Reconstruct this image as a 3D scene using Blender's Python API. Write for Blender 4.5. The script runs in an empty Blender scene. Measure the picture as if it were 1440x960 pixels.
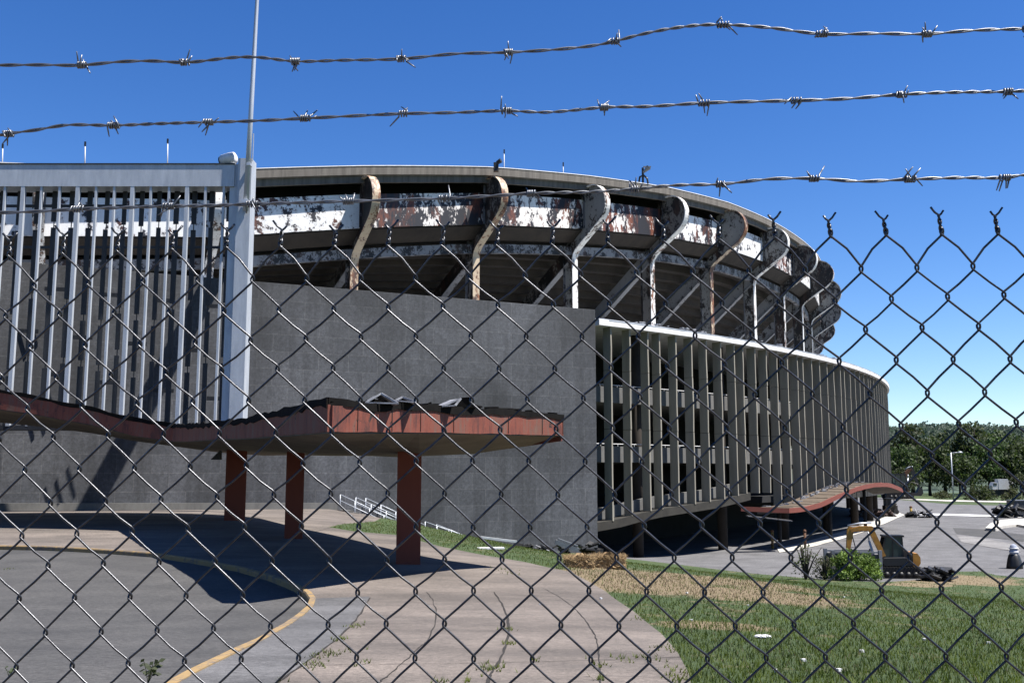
import bpy, bmesh, math, random
import numpy as np
from mathutils import Vector, Matrix
from mathutils.geometry import delaunay_2d_cdt
R = random.Random(7)
EZ = 8.0                                   # eye height above the lower parking lot
sc = bpy.context.scene
COL = sc.collection
rad = math.radians
F = 1400.0
PITCH = math.atan(185 / F)
cp, sp = math.cos(PITCH), math.sin(PITCH)

# ------------------------------------------------------------------ survey helpers
def ray(u, v):
    a = (u - 720) / F; b = (480 - v) / F
    y = cp - b * sp; z = sp + b * cp
    return a / y, z / y                     # x and z per metre of y
def at(u, v, D):
    a, c = ray(u, v)
    return Vector((a * D, D, EZ + c * D))

CTRL = [(0,0,-1.65),(-8,0,-1.65),(8,0,-1.8),(0,-12,-1.65),(-25,-15,-1.7),(25,-15,-2.2),(0,9.5,-1.95),(-6,9.5,-1.95),(7,9.5,-2.15),
 (-6,21.6,-2.62),(-15,25,-2.55),(-0.3,30.2,-2.78),(-3.1,29.5,-2.68),(-8.7,40,-2.62),(-15.6,56,-2.55),(-20,38,-2.6),(-38,40,-2.6),
 (-50,66,-2.7),(-30,20,-2.3),(-21,79,-2.85),(-14.3,82.4,-2.95),(-6.9,86,-4.9),(.25,89.5,-6.4),(7.4,93,-7.4),(-5.6,50,-3.0),
 (-.6,41.5,-3.15),(1.9,34,-3.15),(-3,62,-3.9),(2.5,62,-4.9),(8,23,-3.1),(14,30,-3.9),(20,50,-5.9),(13,60,-6.2),(28,74,-7.65),
 (36,70,-7.6),(17,84,-7.95),(9,76,-7.0),(12,97,-8.1),(34,115,-8.0),(28,90,-7.95),(58,145,-7.4),(70,175,-7.3),(60,100,-7.6),
 (90,140,-7.4),(60,60,-7.4),(40,40,-6.2),(25,20,-4.3),(-20,120,-8),(20,130,-8),(0,105,-8.1),(-60,120,-5),(120,180,-7.3),
 (90,60,-7.5),(60,20,-6.5),(20,180,-7.6),(-80,60,-2.9),(-60,10,-2.2),(60,220,-7.3)]
_P = np.array([(c[0], c[1]) for c in CTRL]); _Z = np.array([c[2] for c in CTRL])
def _phi(d2): return np.where(d2 > 0, .5 * d2 * np.log(d2 + 1e-9), 0)
_K = _phi(((_P[:, None] - _P[None]) ** 2).sum(2)) + np.eye(len(_P)) * 2.0
_A = np.c_[np.ones(len(_P)), _P]
_M = np.block([[_K, _A], [_A.T, np.zeros((3, 3))]])
_W = np.linalg.solve(_M, np.r_[_Z, 0, 0, 0])
def GZ(x, y):
    x = np.atleast_1d(np.asarray(x, float)); y = np.atleast_1d(np.asarray(y, float))
    d2 = (x[:, None] - _P[:, 0]) ** 2 + (y[:, None] - _P[:, 1]) ** 2
    z = _phi(d2) @ _W[:-3] + _W[-3] + _W[-2] * x + _W[-1] * y
    d = np.hypot(x - 20, y - 60)
    t = np.clip((d - 110) / 50, 0, 1); t = t * t * (3 - 2 * t)
    far = np.where(y < 20, -6.0, -7.3)
    return EZ + z * (1 - t) + far * t
def G(x, y): return float(GZ(x, y)[0])
_T = np.concatenate([np.arange(3, 60, .25), np.arange(60, 200, .5), np.arange(200, 500, 2.)])
def gp(u, v, dz=0):
    a, c = ray(u, v)
    g = GZ(a * _T, _T) + dz; z = EZ + c * _T
    k = int(np.argmax(z <= g))
    if k == 0: D = _T[-1]
    else:
        f0 = z[k-1] - g[k-1]; f1 = z[k] - g[k]
        D = _T[k-1] + (_T[k] - _T[k-1]) * f0 / (f0 - f1)
    return Vector((a * D, D, EZ + c * D))

# ------------------------------------------------------------------ mesh helpers
class MB:
    def __init__(s): s.v = []; s.f = []; s.m = []; s.cur = 0
    def add(s, vs, fs):
        o = len(s.v); s.v.extend([tuple(p) for p in vs])
        s.f.extend([tuple(i + o for i in f) for f in fs]); s.m.extend([s.cur] * len(fs))
    def box(s, c, d, rot=None):
        hx, hy, hz = d[0]/2, d[1]/2, d[2]/2
        P = [Vector((x, y, z)) for z in (-hz, hz) for y in (-hy, hy) for x in (-hx, hx)]
        if rot is not None: P = [rot @ p for p in P]
        c = Vector(c)
        s.add([p + c for p in P], [(0,2,3,1),(4,5,7,6),(0,1,5,4),(2,6,7,3),(0,4,6,2),(1,3,7,5)])
    def beam(s, a, b, w, h, up=(0,0,1)):
        a = Vector(a); b = Vector(b); d = (b - a); L = d.length
        if L < 1e-6: return
        d.normalize(); upv = Vector(up)
        sx = d.cross(upv)
        if sx.length < 1e-4: sx = d.cross(Vector((0,1,0)))
        sx.normalize(); uz = sx.cross(d)
        P = []
        for p in (a, b):
            for i, j in ((-1,-1),(1,-1),(1,1),(-1,1)): P.append(p + sx * (w/2*i) + uz * (h/2*j))
        s.add(P, [(0,1,2,3),(7,6,5,4),(0,4,5,1),(1,5,6,2),(2,6,7,3),(3,7,4,0)])
    def tube(s, pts, r, n=6, cap=True):
        pts = [Vector(p) for p in pts]
        rs = r if isinstance(r, (list, tuple)) else [r] * len(pts)
        t0 = (pts[1] - pts[0]).normalized()
        ref = Vector((0,0,1)) if abs(t0.z) < .9 else Vector((1,0,0))
        nx = t0.cross(ref).normalized()
        V = []; Fc = []
        for i, p in enumerate(pts):
            if i == 0: t = t0
            elif i == len(pts)-1: t = (pts[i]-pts[i-1])
            else: t = (pts[i+1]-pts[i-1])
            if t.length < 1e-9: t = t0
            t = t.normalized()
            nx = (nx - t * nx.dot(t))
            if nx.length < 1e-6: nx = t.orthogonal()
            nx.normalize(); ny = t.cross(nx)
            for k in range(n):
                a = 2*math.pi*k/n
                V.append(p + (nx*math.cos(a) + ny*math.sin(a)) * rs[i])
        for i in range(len(pts)-1):
            for k in range(n):
                k2 = (k+1) % n
                Fc.append((i*n+k, i*n+k2, (i+1)*n+k2, (i+1)*n+k))
        if cap:
            Fc.append(tuple(range(n-1, -1, -1))); Fc.append(tuple((len(pts)-1)*n + k for k in range(n)))
        s.add(V, Fc)
    def prism(s, poly, a, b):               # poly of 3D points extruded from offset a to offset b
        a = Vector(a); b = Vector(b); n = len(poly)
        V = [Vector(p)+a for p in poly] + [Vector(p)+b for p in poly]
        Fc = [tuple(range(n-1,-1,-1)), tuple(range(n, 2*n))] + [(i, (i+1)%n, n+(i+1)%n, n+i) for i in range(n)]
        s.add(V, Fc)
    def sweep(s, rings, closed=True, capends=True):
        n = len(rings[0]); V = [p for r_ in rings for p in r_]; Fc = []
        for i in range(len(rings)-1):
            for k in range(n if closed else n-1):
                k2 = (k+1) % n
                Fc.append((i*n+k, i*n+k2, (i+1)*n+k2, (i+1)*n+k))
        if capends and closed:
            Fc.append(tuple(range(n-1,-1,-1))); Fc.append(tuple((len(rings)-1)*n + k for k in range(n)))
        s.add(V, Fc)
WP = {}
def wpos(o): return WP.get(o.name, Vector((0,0,0)))
def build(mb, name, mats, parent=None, base=None, smooth=False, local=False, recalc=False):
    off = wpos(parent) if parent is not None else (Vector(base) if base is not None else Vector((0,0,0)))
    me = bpy.data.meshes.new(name)
    V = mb.v
    if not local: V = [(p[0]-off[0], p[1]-off[1], p[2]-off[2]) for p in V]
    me.from_pydata(V, [], mb.f)
    if not isinstance(mats, (list, tuple)): mats = [mats]
    for m in mats: me.materials.append(m)
    if len(mats) > 1: me.polygons.foreach_set('material_index', mb.m)
    if recalc:
        bm = bmesh.new(); bm.from_mesh(me); bmesh.ops.recalc_face_normals(bm, faces=bm.faces); bm.to_mesh(me); bm.free()
    if smooth: me.polygons.foreach_set('use_smooth', [True]*len(me.polygons))
    me.update()
    o = bpy.data.objects.new(name, me); COL.objects.link(o)
    if parent is not None: o.parent = parent; WP[o.name] = off
    else: o.location = off; WP[o.name] = off
    return o
def tag(o, label=None, cat=None, group=None, kind=None):
    if label: o['label'] = label
    if cat: o['category'] = cat
    if group: o['group'] = group
    if kind: o['kind'] = kind
    return o
def empty(name, loc, label, cat, group=None):
    o = bpy.data.objects.new(name, None); COL.objects.link(o); o.location = loc
    o.empty_display_size = .3; WP[o.name] = Vector(loc)
    return tag(o, label, cat, group)
def kids(o): return [c for c in bpy.data.objects if c.parent == o]
def copy_tree(o, loc, rz=0, scale=None, label=None, group=None):
    def rec(src, par):
        c = src.copy(); COL.objects.link(c); c.parent = par
        for ch in kids(src): rec(ch, c)
        return c
    c = rec(o, None); c.location = loc; c.rotation_euler = (0,0,rz)
    if scale: c.scale = scale if isinstance(scale, (tuple, list)) else (scale,)*3
    if label: c['label'] = label
    if group: c['group'] = group
    return c

# ------------------------------------------------------------------ materials
TONE = {'peeling_white_paint': 1.0, 'weathered_tan_paint': 1.0, 'white_cornice_paint': 1.05, 'white_torn_sheet': .9, 'white_paint': .95,
 'silver_painted_steel': .95, 'pale_metal_pole': .9, 'pale_concrete': .66, 'straw': .8, 'yellow_machine_paint': 1.35, 'granite_panels': .58,
 'galvanised_steel': 1.0, 'weathered_galvanised_wire': .58, 'peeling_white_paint_light': 1.0, 'peeling_white_paint_heavy': 1.0, 'clean_white_flange': 1.0, 'fin_concrete': .76, 'peeling_pale_paint': .6, 'peeling_grey_paint': .6, 'lawn': 1.0,
 'lot_asphalt': .54, 'chipped_yellow_paint': .9, 'rusty_pipe': .8, 'pale_blue_cloth': .9, 'tree_leaves': .95, 'hazy_leaves': 1.0, 'bright_shrub_leaves': 2.2,
 'olive_shrub_leaves': .9, 'grass_blades': 1.15, 'dry_grass_blades': .8, 'pale_grey_frame': .8, 'brown_concrete_underside': .55, 'stained_soffit': .95,
 'worn_yellow_kerb': .7, 'weathered_roof_boards': .6, 'peeling_red_fascia': .9, 'orange_red_fascia': .75, 'worn_red_column': 1.9, 'cab_glass': .6,
 'rusty_flange_paint': .7, 'dark_interior': .6, 'old_concrete': .5, 'grey_patched_paving': .5, 'road_asphalt': .5, 'grey_concrete': .75, 'streaked_roof_concrete': 1.1, 'beam_grey_paint': .9, 'pale_gravel': .6, 'heavily_peeled_web': .6, 'mottled_red_fascia': .72, 'dim_slab_concrete': .5}
WHITES = ('peeling_white_paint_light','peeling_white_paint','peeling_white_paint_heavy','weathered_tan_paint','white_cornice_paint','pale_metal_pole','silver_painted_steel','white_paint','fin_concrete','pale_concrete','clean_white_flange')
class NT:
    def __init__(s, name):
        s.m = bpy.data.materials.new(name); s.m.use_nodes = True
        s.t = s.m.node_tree; s.b = s.t.nodes['Principled BSDF']; s.co = None
    def n(s, k, **kw):
        x = s.t.nodes.new(k)
        for a, b in kw.items(): setattr(x, a, b)
        return x
    def l(s, a, b): s.t.links.new(a, b)
    def coord(s, scale=(1,1,1)):
        if s.co is None: s.co = s.n('ShaderNodeTexCoord')
        mp = s.n('ShaderNodeMapping'); mp.inputs['Scale'].default_value = scale
        s.l(s.co.outputs['Object'], mp.inputs['Vector']); return mp.outputs['Vector']
    def noise(s, scale, detail=4, rough=.6, st=(1,1,1), dist=0):
        x = s.n('ShaderNodeTexNoise'); x.inputs['Scale'].default_value = scale; x.inputs['Detail'].default_value = detail
        x.inputs['Roughness'].default_value = rough; x.inputs['Distortion'].default_value = dist
        s.l(s.coord(st), x.inputs['Vector']); return x.outputs['Fac']
    def ramp(s, fac, stops, const=False):
        x = s.n('ShaderNodeValToRGB'); e = x.color_ramp.elements
        if const: x.color_ramp.interpolation = 'CONSTANT'
        while len(e) < len(stops): e.new(.5)
        for i, (p, c) in enumerate(stops):
            e[i].position = p; e[i].color = (c, c, c, 1) if isinstance(c, (int, float)) else (*c, 1)
        s.l(fac, x.inputs['Fac']); return x.outputs['Color']
    def mix(s, fac, a, b, mode='MIX'):
        x = s.n('ShaderNodeMix', data_type='RGBA', blend_type=mode)
        for sock, val in ((x.inputs['Factor'], fac), (x.inputs['A'], a), (x.inputs['B'], b)):
            if isinstance(val, (int, float)): sock.default_value = val if sock.type == 'VALUE' else (val,val,val,1)
            elif isinstance(val, tuple): sock.default_value = (*val, 1)
            else: s.l(val, sock)
        return x.outputs['Result']
    def math(s, op, a, b=None):
        x = s.n('ShaderNodeMath', operation=op)
        for i, val in enumerate((a, b)):
            if val is None: continue
            if isinstance(val, (int, float)): x.inputs[i].default_value = val
            else: s.l(val, x.inputs[i])
        return x.outputs[0]
    def out(s, col, rough=.8, metal=0, bump=None, bs=.3, bd=.02, spec=None):
        k = TONE.get(s.m.name, .45)
        k *= .88 if s.m.name in WHITES else .56
        if isinstance(col, tuple): col = tuple(c*k for c in col)
        else: col = s.mix(1.0, col, (k, k, k), 'MULTIPLY')
        if isinstance(col, tuple): s.b.inputs['Base Color'].default_value = (*col, 1)
        else: s.l(col, s.b.inputs['Base Color'])
        if isinstance(rough, (int, float)): s.b.inputs['Roughness'].default_value = rough
        else: s.l(rough, s.b.inputs['Roughness'])
        s.b.inputs['Metallic'].default_value = metal
        if spec is not None: s.b.inputs['Specular IOR Level'].default_value = spec
        if bump is not None:
            b = s.n('ShaderNodeBump'); b.inputs['Strength'].default_value = bs; b.inputs['Distance'].default_value = bd
            s.l(bump, b.inputs['Height']); s.l(b.outputs['Normal'], s.b.inputs['Normal'])
        return s.m
def simple(name, c1, c2=None, scale=3, rough=.8, metal=0, st=(1,1,1), bs=.2, bd=.02, fine=40):
    t = NT(name); c2 = c2 or tuple(x*.6 for x in c1)
    f = t.noise(scale, 6, .65, st); col = t.ramp(f, [(.35, c2), (.65, c1)])
    g = t.noise(fine, 3, .7)
    col = t.mix(t.ramp(g, [(.35, .25), (.65, 0.0)]), col, tuple(x*.5 for x in c2))
    return t.out(col, rough, metal, g, bs, bd)
def peel(name, paint, patch, rust, lo, scale, st=(1,1,1), shift=.0, rough=.6):
    t = NT(name)
    oi = t.n('ShaderNodeObjectInfo')
    big = t.noise(scale*.22, 3, .5, st)
    f = t.noise(scale, 9, .68, st, .3)
    sm = t.noise(scale*3.6, 5, .7, st, .4)
    f = t.math('ADD', t.math('ADD', t.math('MULTIPLY', big, .34), t.math('MULTIPLY', f, .62)), t.math('MULTIPLY', sm, .34))
    f = t.math('SUBTRACT', f, t.math('MULTIPLY', t.math('SUBTRACT', oi.outputs['Random'], .5), shift))
    mask = t.ramp(f, [(lo, 1.0), (lo+.012, 0.0)])
    edge = t.ramp(f, [(lo+.0, 0.0), (lo+.012, 1.0), (lo+.05, 0.0)])
    rn = t.noise(scale*.6, 6, .7, (1,1,.35))
    under = t.mix(t.ramp(rn, [(.49, 0.0), (.60, 1.0)]), patch, rust)
    pv = t.noise(2.2, 5, .7, (1,1,.25))
    p = t.mix(t.ramp(pv, [(.4, .35), (.65, 0.0)]), paint, tuple(x*.72*(1.0, .95, .86)[i] for i, x in enumerate(paint)))
    p = t.mix(t.math('MULTIPLY', edge, .35), p, rust)
    col = t.mix(mask, p, under)
    return t.out(col, rough, 0, mask, -.25, .02)
M = {}
M['white_peel'] = peel('peeling_white_paint', (.78,.79,.80), (.010,.011,.018), (.12,.035,.018), .655, .75, (1,1,.7), .06)
M['white_light'] = peel('peeling_white_paint_light', (.78,.79,.80), (.010,.011,.018), (.09,.03,.018), .602, .8, (1,1,.9), .04)
M['white_heavy'] = peel('peeling_white_paint_heavy', (.80,.79,.77), (.010,.011,.018), (.15,.042,.02), .682, .85, (1,1,.5), .04)
M['flange_white'] = peel('clean_white_flange', (.74,.73,.71), (.03,.025,.02), (.2,.08,.035), .605, 2.0, (1,1,.4), .04)
M['grey_peel'] = peel('peeling_grey_paint', (.36,.36,.38), (.014,.013,.014), (.07,.035,.022), .625, 1.3, (1,1,.8), .16)
M['pale_peel'] = peel('peeling_pale_paint', (.60,.59,.56), (.02,.018,.018), (.10,.045,.028), .615, 1.5, (1,1,.7), .08)
M['rusty_flange'] = peel('rusty_flange_paint', (.42,.24,.20), (.05,.03,.025), (.22,.08,.045), .60, 2.2, (1,1,.5), .05)
M['tan_flange'] = peel('weathered_tan_paint', (.46,.37,.26), (.05,.025,.018), (.22,.085,.035), .64, 1.7, (1,1,.4), .06)
M['red_fascia'] = peel('peeling_red_fascia', (.25,.065,.045), (.03,.02,.017), (.17,.12,.09), .645, 1.9, (1,1,.3), .06, .7)
def redmat():
    t = NT('mottled_red_fascia')
    a = t.noise(1.6, 8, .75, (1,1,.25)); b = t.noise(5, 6, .8, (1,1,.18), .5); c = t.noise(2.4, 9, .75, (1,1,.8), .4)
    col = t.ramp(t.math('ADD', t.math('MULTIPLY', a, .6), t.math('MULTIPLY', b, .4)), [(.34, (.05,.022,.018)), (.43, (.20,.050,.032)), (.50, (.37,.085,.045)), (.56, (.27,.115,.08)), (.64, (.32,.19,.13))])
    m_ = t.ramp(c, [(.375, 1.0), (.39, 0.0)]); col = t.mix(m_, col, (.022,.015,.013))
    r_ = t.ramp(c, [(.62, 0.0), (.66, .8)]); col = t.mix(r_, col, (.30,.12,.04))
    return t.out(col, .75, 0, c, .5, .02)
M['red_mottled'] = redmat()
M['red_column'] = peel('worn_red_column', (.135,.026,.011), (.07,.016,.009), (.09,.022,.01), .5, 1.5, (1,1,.2), .0, .75)
M['beam_grey'] = peel('beam_grey_paint', (.40,.40,.42), (.014,.013,.014), (.07,.035,.022), .585, 1.6, (1,1,.8), .10)
M['web_heavy'] = peel('heavily_peeled_web', (.40,.37,.34), (.016,.014,.014), (.09,.04,.025), .665, 1.5, (1,1,.6), .06)
M['galv'] = simple('galvanised_steel', (.34,.35,.37), (.22,.23,.25), 30, .42, .75, bs=.1, bd=.001, fine=300)
M['galv_dark'] = simple('weathered_galvanised_wire', (.22,.225,.24), (.10,.102,.115), 60, .33, .8, bs=.15, bd=.001, fine=260)
M['silver'] = simple('silver_painted_steel', (.52,.55,.60), (.38,.41,.46), 2, .5, .1, (1,1,.2))
M['silver_dark'] = simple('dark_and_shaded_steel', (.10,.11,.13), (.05,.055,.07), 2, .6, .1, (1,1,.2))  # darkened silver; the unlit look of the rear slats is in this colour
M['pole'] = simple('pale_metal_pole', (.62,.65,.70), (.42,.45,.5), 1, .4, .3, (1,1,.1))
M['roof_conc'] = simple('streaked_roof_concrete', (.25,.225,.195), (.13,.115,.10), 1.6, .9, 0, (1.4,1.4,.12))
M['conc'] = simple('grey_concrete', (.30,.295,.28), (.20,.195,.185), 1.2, .9, 0, (1,1,.4))
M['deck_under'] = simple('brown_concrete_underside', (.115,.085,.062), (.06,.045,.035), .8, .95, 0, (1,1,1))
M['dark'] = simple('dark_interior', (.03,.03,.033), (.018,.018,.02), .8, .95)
M['fin'] = simple('fin_concrete', (.41,.375,.305), (.29,.265,.215), .7, .85, 0, (1,1,.15))
M['cornice'] = simple('white_cornice_paint', (.80,.80,.80), (.62,.60,.58), 1.2, .7, 0, (1,1,.5))
M['membrane'] = simple('roof_membrane', (.10,.09,.085), (.05,.045,.04), 1.5, .95)
M['soffit'] = simple('stained_soffit', (.26,.215,.165), (.15,.12,.095), .6, .9, 0, (1,1,1))
M['deckwood'] = simple('weathered_roof_boards', (.32,.24,.16), (.18,.13,.09), 2, .9, 0, (1,4,1))
M['yellow'] = simple('yellow_machine_paint', (.60,.27,.03), (.40,.17,.02), 3, .5)
M['black'] = simple('black_metal', (.025,.025,.027), (.012,.012,.013), 3, .55)
M['rubber'] = simple('track_steel', (.05,.045,.04), (.02,.018,.017), 6, .8)
M['glass'] = NT('cab_glass').out((.10,.14,.15), .08, 0)
M['bollard'] = peel('chipped_yellow_paint', (.62,.42,.05), (.12,.05,.02), (.25,.09,.03), .55, 4, (1,1,.5), .2, .7)
M['rustpipe'] = simple('rusty_pipe', (.30,.13,.05), (.12,.05,.025), 5, .85)
M['slab_dim'] = simple('dim_slab_concrete', (.10,.09,.07), (.05,.045,.035), 1, .95)
M['tar'] = simple('tar_flashing', (.022,.019,.017), (.009,.008,.008), 4, 1.0)
M['tar'].node_tree.nodes['Principled BSDF'].inputs['Specular IOR Level'].default_value = .15
M['straw'] = simple('straw', (.62,.43,.21), (.38,.24,.11), 9, .9)
M['bark'] = simple('bark', (.09,.07,.05), (.05,.04,.03), 4, .95, 0, (1,1,.3))
M['white'] = simple('white_paint', (.75,.75,.76), (.6,.6,.6), 3, .6)
M['whitemetal'] = simple('white_torn_sheet', (.62,.63,.66), (.3,.3,.33), 6, .55)
M['boxgrey'] = simple('grey_sheet_metal', (.16,.17,.19), (.10,.11,.12), 2, .6)
M['framegrey'] = simple('pale_grey_frame', (.36,.38,.42), (.26,.28,.31), 3, .5)
M['rubble'] = simple('brick_rubble', (.30,.17,.14), (.14,.10,.09), 5, .95)
M['cardboard'] = simple('olive_panel', (.13,.10,.05), (.07,.055,.03), 3, .8)
M['stripe'] = simple('pale_blue_cloth', (.55,.6,.72), (.4,.45,.6), 9, .9)

def wallmat():
    t = NT('granite_panels')
    br = t.n('ShaderNodeTexBrick'); br.offset = 0.5
    sx = t.n('ShaderNodeSeparateXYZ'); t.l(t.coord(), sx.inputs[0])
    cb = t.n('ShaderNodeCombineXYZ'); t.l(sx.outputs['X'], cb.inputs['X']); t.l(sx.outputs['Z'], cb.inputs['Y'])
    t.l(cb.outputs[0], br.inputs['Vector'])
    br.inputs['Scale'].default_value = 1; br.inputs['Brick Width'].default_value = 2.5; br.inputs['Row Height'].default_value = 1.38
    br.inputs['Mortar Size'].default_value = .02; br.inputs['Mortar Smooth'].default_value = .3; br.inputs['Bias'].default_value = 0
    br.inputs['Color1'].default_value = (.112,.118,.135,1); br.inputs['Color2'].default_value = (.150,.156,.175,1); br.inputs['Mortar'].default_value = (.24,.24,.25,1)
    sp_ = t.noise(4.2, 4, .9); big = t.noise(.10, 3, .5)
    spk = t.ramp(sp_, [(.36, .66), (.5, 1.0), (.64, 1.42)])
    col = t.mix(1.0, br.outputs['Color'], spk, 'MULTIPLY')
    col = t.mix(1.0, col, t.ramp(big, [(.40, .66), (.46, .94), (.54, 1.04), (.59, 1.28)]), 'MULTIPLY')
    st = t.noise(.8, 5, .7, (1,1,.06)); col = t.mix(1.0, col, t.ramp(st, [(.36, .72), (.5, 1.0), (.66, 1.12)]), 'MULTIPLY')
    return t.out(col, .75, 0, br.outputs['Fac'], -.4, .02)
M['wall'] = wallmat()

def asphalt(name, a, b, warm=0):
    t = NT(name)
    f = t.noise(.35, 6, .65); col = t.ramp(f, [(.35, b), (.65, a)])
    s1 = t.noise(45, 3, .8); col = t.mix(1.0, col, t.ramp(s1, [(.3, .62), (.5, 1.0), (.7, 1.5)]), 'MULTIPLY')
    sB = t.noise(11, 5, .85, (.8,1.4,1)); col = t.mix(1.0, col, t.ramp(sB, [(.34, .52), (.5, 1.0), (.66, 1.6)]), 'MULTIPLY')
    s2 = t.noise(1.1, 8, .75, (.25,1.2,1)); col = t.mix(t.ramp(s2, [(.60, 0.0), (.72, .5)]), col, tuple(x*1.7 for x in a))
    s3 = t.noise(.8, 8, .7, (.5,1.4,1), .6); col = t.mix(t.ramp(s3, [(.30, .55), (.40, 0.0)]), col, tuple(x*.45 for x in b))
    return t.out(col, .9, 0, s1, .5, .006)
M['asphalt'] = asphalt('road_asphalt', (.185,.178,.172), (.10,.098,.098))
M['lot'] = asphalt('lot_asphalt', (.34,.335,.345), (.19,.185,.19))
def walkmat(name, a, b, c):
    t = NT(name)
    f = t.noise(.5, 6, .65); col = t.ramp(f, [(.35, b), (.65, a)])
    s1 = t.noise(60, 3, .85); col = t.mix(1.0, col, t.ramp(s1, [(.3, .55), (.5, 1.0), (.7, 1.45)]), 'MULTIPLY')
    sB = t.noise(14, 5, .85, (.8,1.3,1)); col = t.mix(1.0, col, t.ramp(sB, [(.34, .58), (.5, 1.0), (.66, 1.45)]), 'MULTIPLY')
    sC = t.noise(.17, 5, .7, (1,2,1)); col = t.mix(1.0, col, t.ramp(sC, [(.38, .66), (.5, .95), (.6, 1.22)]), 'MULTIPLY')
    s2 = t.noise(1.3, 9, .75, (.35,1.5,1), .4); col = t.mix(t.ramp(s2, [(.34, .75), (.44, 0.0)]), col, c)
    s5 = t.noise(2.2, 8, .85, (.6,1.6,1), .8); col = t.mix(t.ramp(s5, [(.56, 0.0), (.66, .6)]), col, tuple(x*1.5 for x in a))
    s4 = t.noise(6, 8, .85, (.7,1.4,1)); col = t.mix(t.ramp(s4, [(.57, 0.0), (.64, .8)]), col, tuple(x*.45 for x in b))
    return t.out(col, .92, 0, s1, .5, .005)
M['walk'] = walkmat('old_concrete', (.42,.35,.30), (.31,.26,.225), (.25,.215,.19))
M['patch'] = walkmat('grey_patched_paving', (.30,.295,.30), (.22,.215,.22), (.42,.42,.42))
M['whitewalk'] = walkmat('pale_concrete', (.74,.71,.64), (.60,.57,.52), (.4,.38,.35))
M['kerb_yellow'] = peel('worn_yellow_kerb', (.60,.40,.17), (.30,.24,.19), (.35,.26,.16), .61, 5.5, (1,1,1), 0, .85)
M['joint'] = simple('soil_in_joint', (.07,.055,.04), (.04,.032,.025), 6, 1)
def lawnmat():
    t = NT('lawn')
    f = t.noise(.6, 8, .7); s1 = t.noise(14, 6, .85)
    g = t.ramp(s1, [(.32, (.018,.040,.008)), (.5, (.045,.085,.016)), (.68, (.11,.15,.04))])
    dry = t.ramp(s1, [(.32, (.10,.075,.035)), (.5, (.24,.18,.10)), (.68, (.42,.33,.20))])
    geo = t.n('ShaderNodeNewGeometry')
    tot = None
    for (u, v, r) in ((930,824,4),(1035,834,4),(990,815,5.5),(880,812,4),(1345,815,6),(1010,880,1.2),(1290,822,3)):
        p = gp(u, v)
        d = t.n('ShaderNodeVectorMath', operation='DISTANCE'); t.l(geo.outputs['Position'], d.inputs[0]); d.inputs[1].default_value = p
        q = t.math('SUBTRACT', 1.0, t.math('DIVIDE', d.outputs['Value'], r))
        q = t.math('MAXIMUM', q, 0.0)
        tot = q if tot is None else t.math('MAXIMUM', tot, q)
    f2 = t.math('ADD', t.math('MULTIPLY', tot, .9), t.math('MULTIPLY', t.math('SUBTRACT', f, .5), 1.6))
    k = t.ramp(f2, [(.10, 0.0), (.30, 1.0)])
    col = t.mix(k, g, dry)
    return t.out(col, 1.0, 0, s1, .8, .05)
def leaf(name, a, b):
    t = NT(name)
    f = t.noise(.9, 4, .7); f2 = t.noise(9, 2, .6)
    oi = t.n('ShaderNodeObjectInfo')
    col = t.ramp(t.math('ADD', t.math('MULTIPLY', f, .7), t.math('MULTIPLY', f2, .3)), [(.38, b), (.62, a)])
    hs = t.n('ShaderNodeHueSaturation'); t.l(col, hs.inputs['Color'])
    t.l(t.math('ADD', t.math('MULTIPLY', oi.outputs['Random'], .6), .7), hs.inputs['Value'])
    t.l(t.math('ADD', t.math('MULTIPLY', oi.outputs['Random'], .04), .48), hs.inputs['Hue'])
    m = t.out(hs.outputs['Color'], .75, 0)
    tr = t.n('ShaderNodeBsdfTranslucent'); t.l(hs.outputs['Color'], tr.inputs['Color'])
    mx = t.n('ShaderNodeMixShader'); mx.inputs[0].default_value = .3
    o = t.t.nodes['Material Output']; t.l(t.b.outputs[0], mx.inputs[1]); t.l(tr.outputs[0], mx.inputs[2]); t.l(mx.outputs[0], o.inputs[0])
    return m
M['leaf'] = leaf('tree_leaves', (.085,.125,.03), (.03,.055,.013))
M['leaf_hazy'] = leaf('hazy_leaves', (.12,.175,.115), (.075,.115,.085))  # paler and bluer: distance haze put into the leaf colour
M['leaf_bright'] = leaf('bright_shrub_leaves', (.13,.24,.03), (.06,.12,.02))
M['leaf_sparse'] = leaf('olive_shrub_leaves', (.13,.15,.05), (.06,.08,.03))
M['blade'] = leaf('grass_blades', (.13,.165,.016), (.045,.072,.008))
M['blade_dry'] = leaf('dry_grass_blades', (.34,.26,.13), (.18,.13,.07))
# ================================================================== GROUND
def hv(p): return Vector((p[0], p[1]))
def gl(pts): return [gp(u, v).xy for u, v in pts]
KERB = gl([(0,767),(60,768),(110,770),(160,773),(215,777),(275,786),(333,796),(380,809),(413,822),(430,832),(436,841),(432,852),(418,864),(400,876),(360,898),(330,912),(300,926),(262,944),(228,962)])
KERB = [Vector((-60, 40)), Vector((-32, 37.2))] + KERB + [Vector((-3.8, 7.5)), Vector((-5.2, 3)), Vector((-7.5, -4)), Vector((-12, -14))]
GRASS = gl([(463,741),(500,747),(560,752),(620,768),(680,780),(740,790),(800,803),(850,830),(890,858),(930,890),(952,915),(968,945),(972,962)]) + [Vector((2.2, 6)), Vector((2.6, 0)), Vector((3, -14))]
WEDGE = gl([(463,741),(478,737)]) + [Vector((-9.5, 70)), Vector((-10.5, 84.1))]
LOTE = gl([(900,787),(960,794),(1000,799),(1060,806),(1130,812),(1180,816),(1240,818),(1290,815),(1310,810),(1345,803),(1380,803),(1400,808),(1440,812)]) + [Vector((46, 76)), Vector((60, 84)), Vector((110, 90))]
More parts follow.
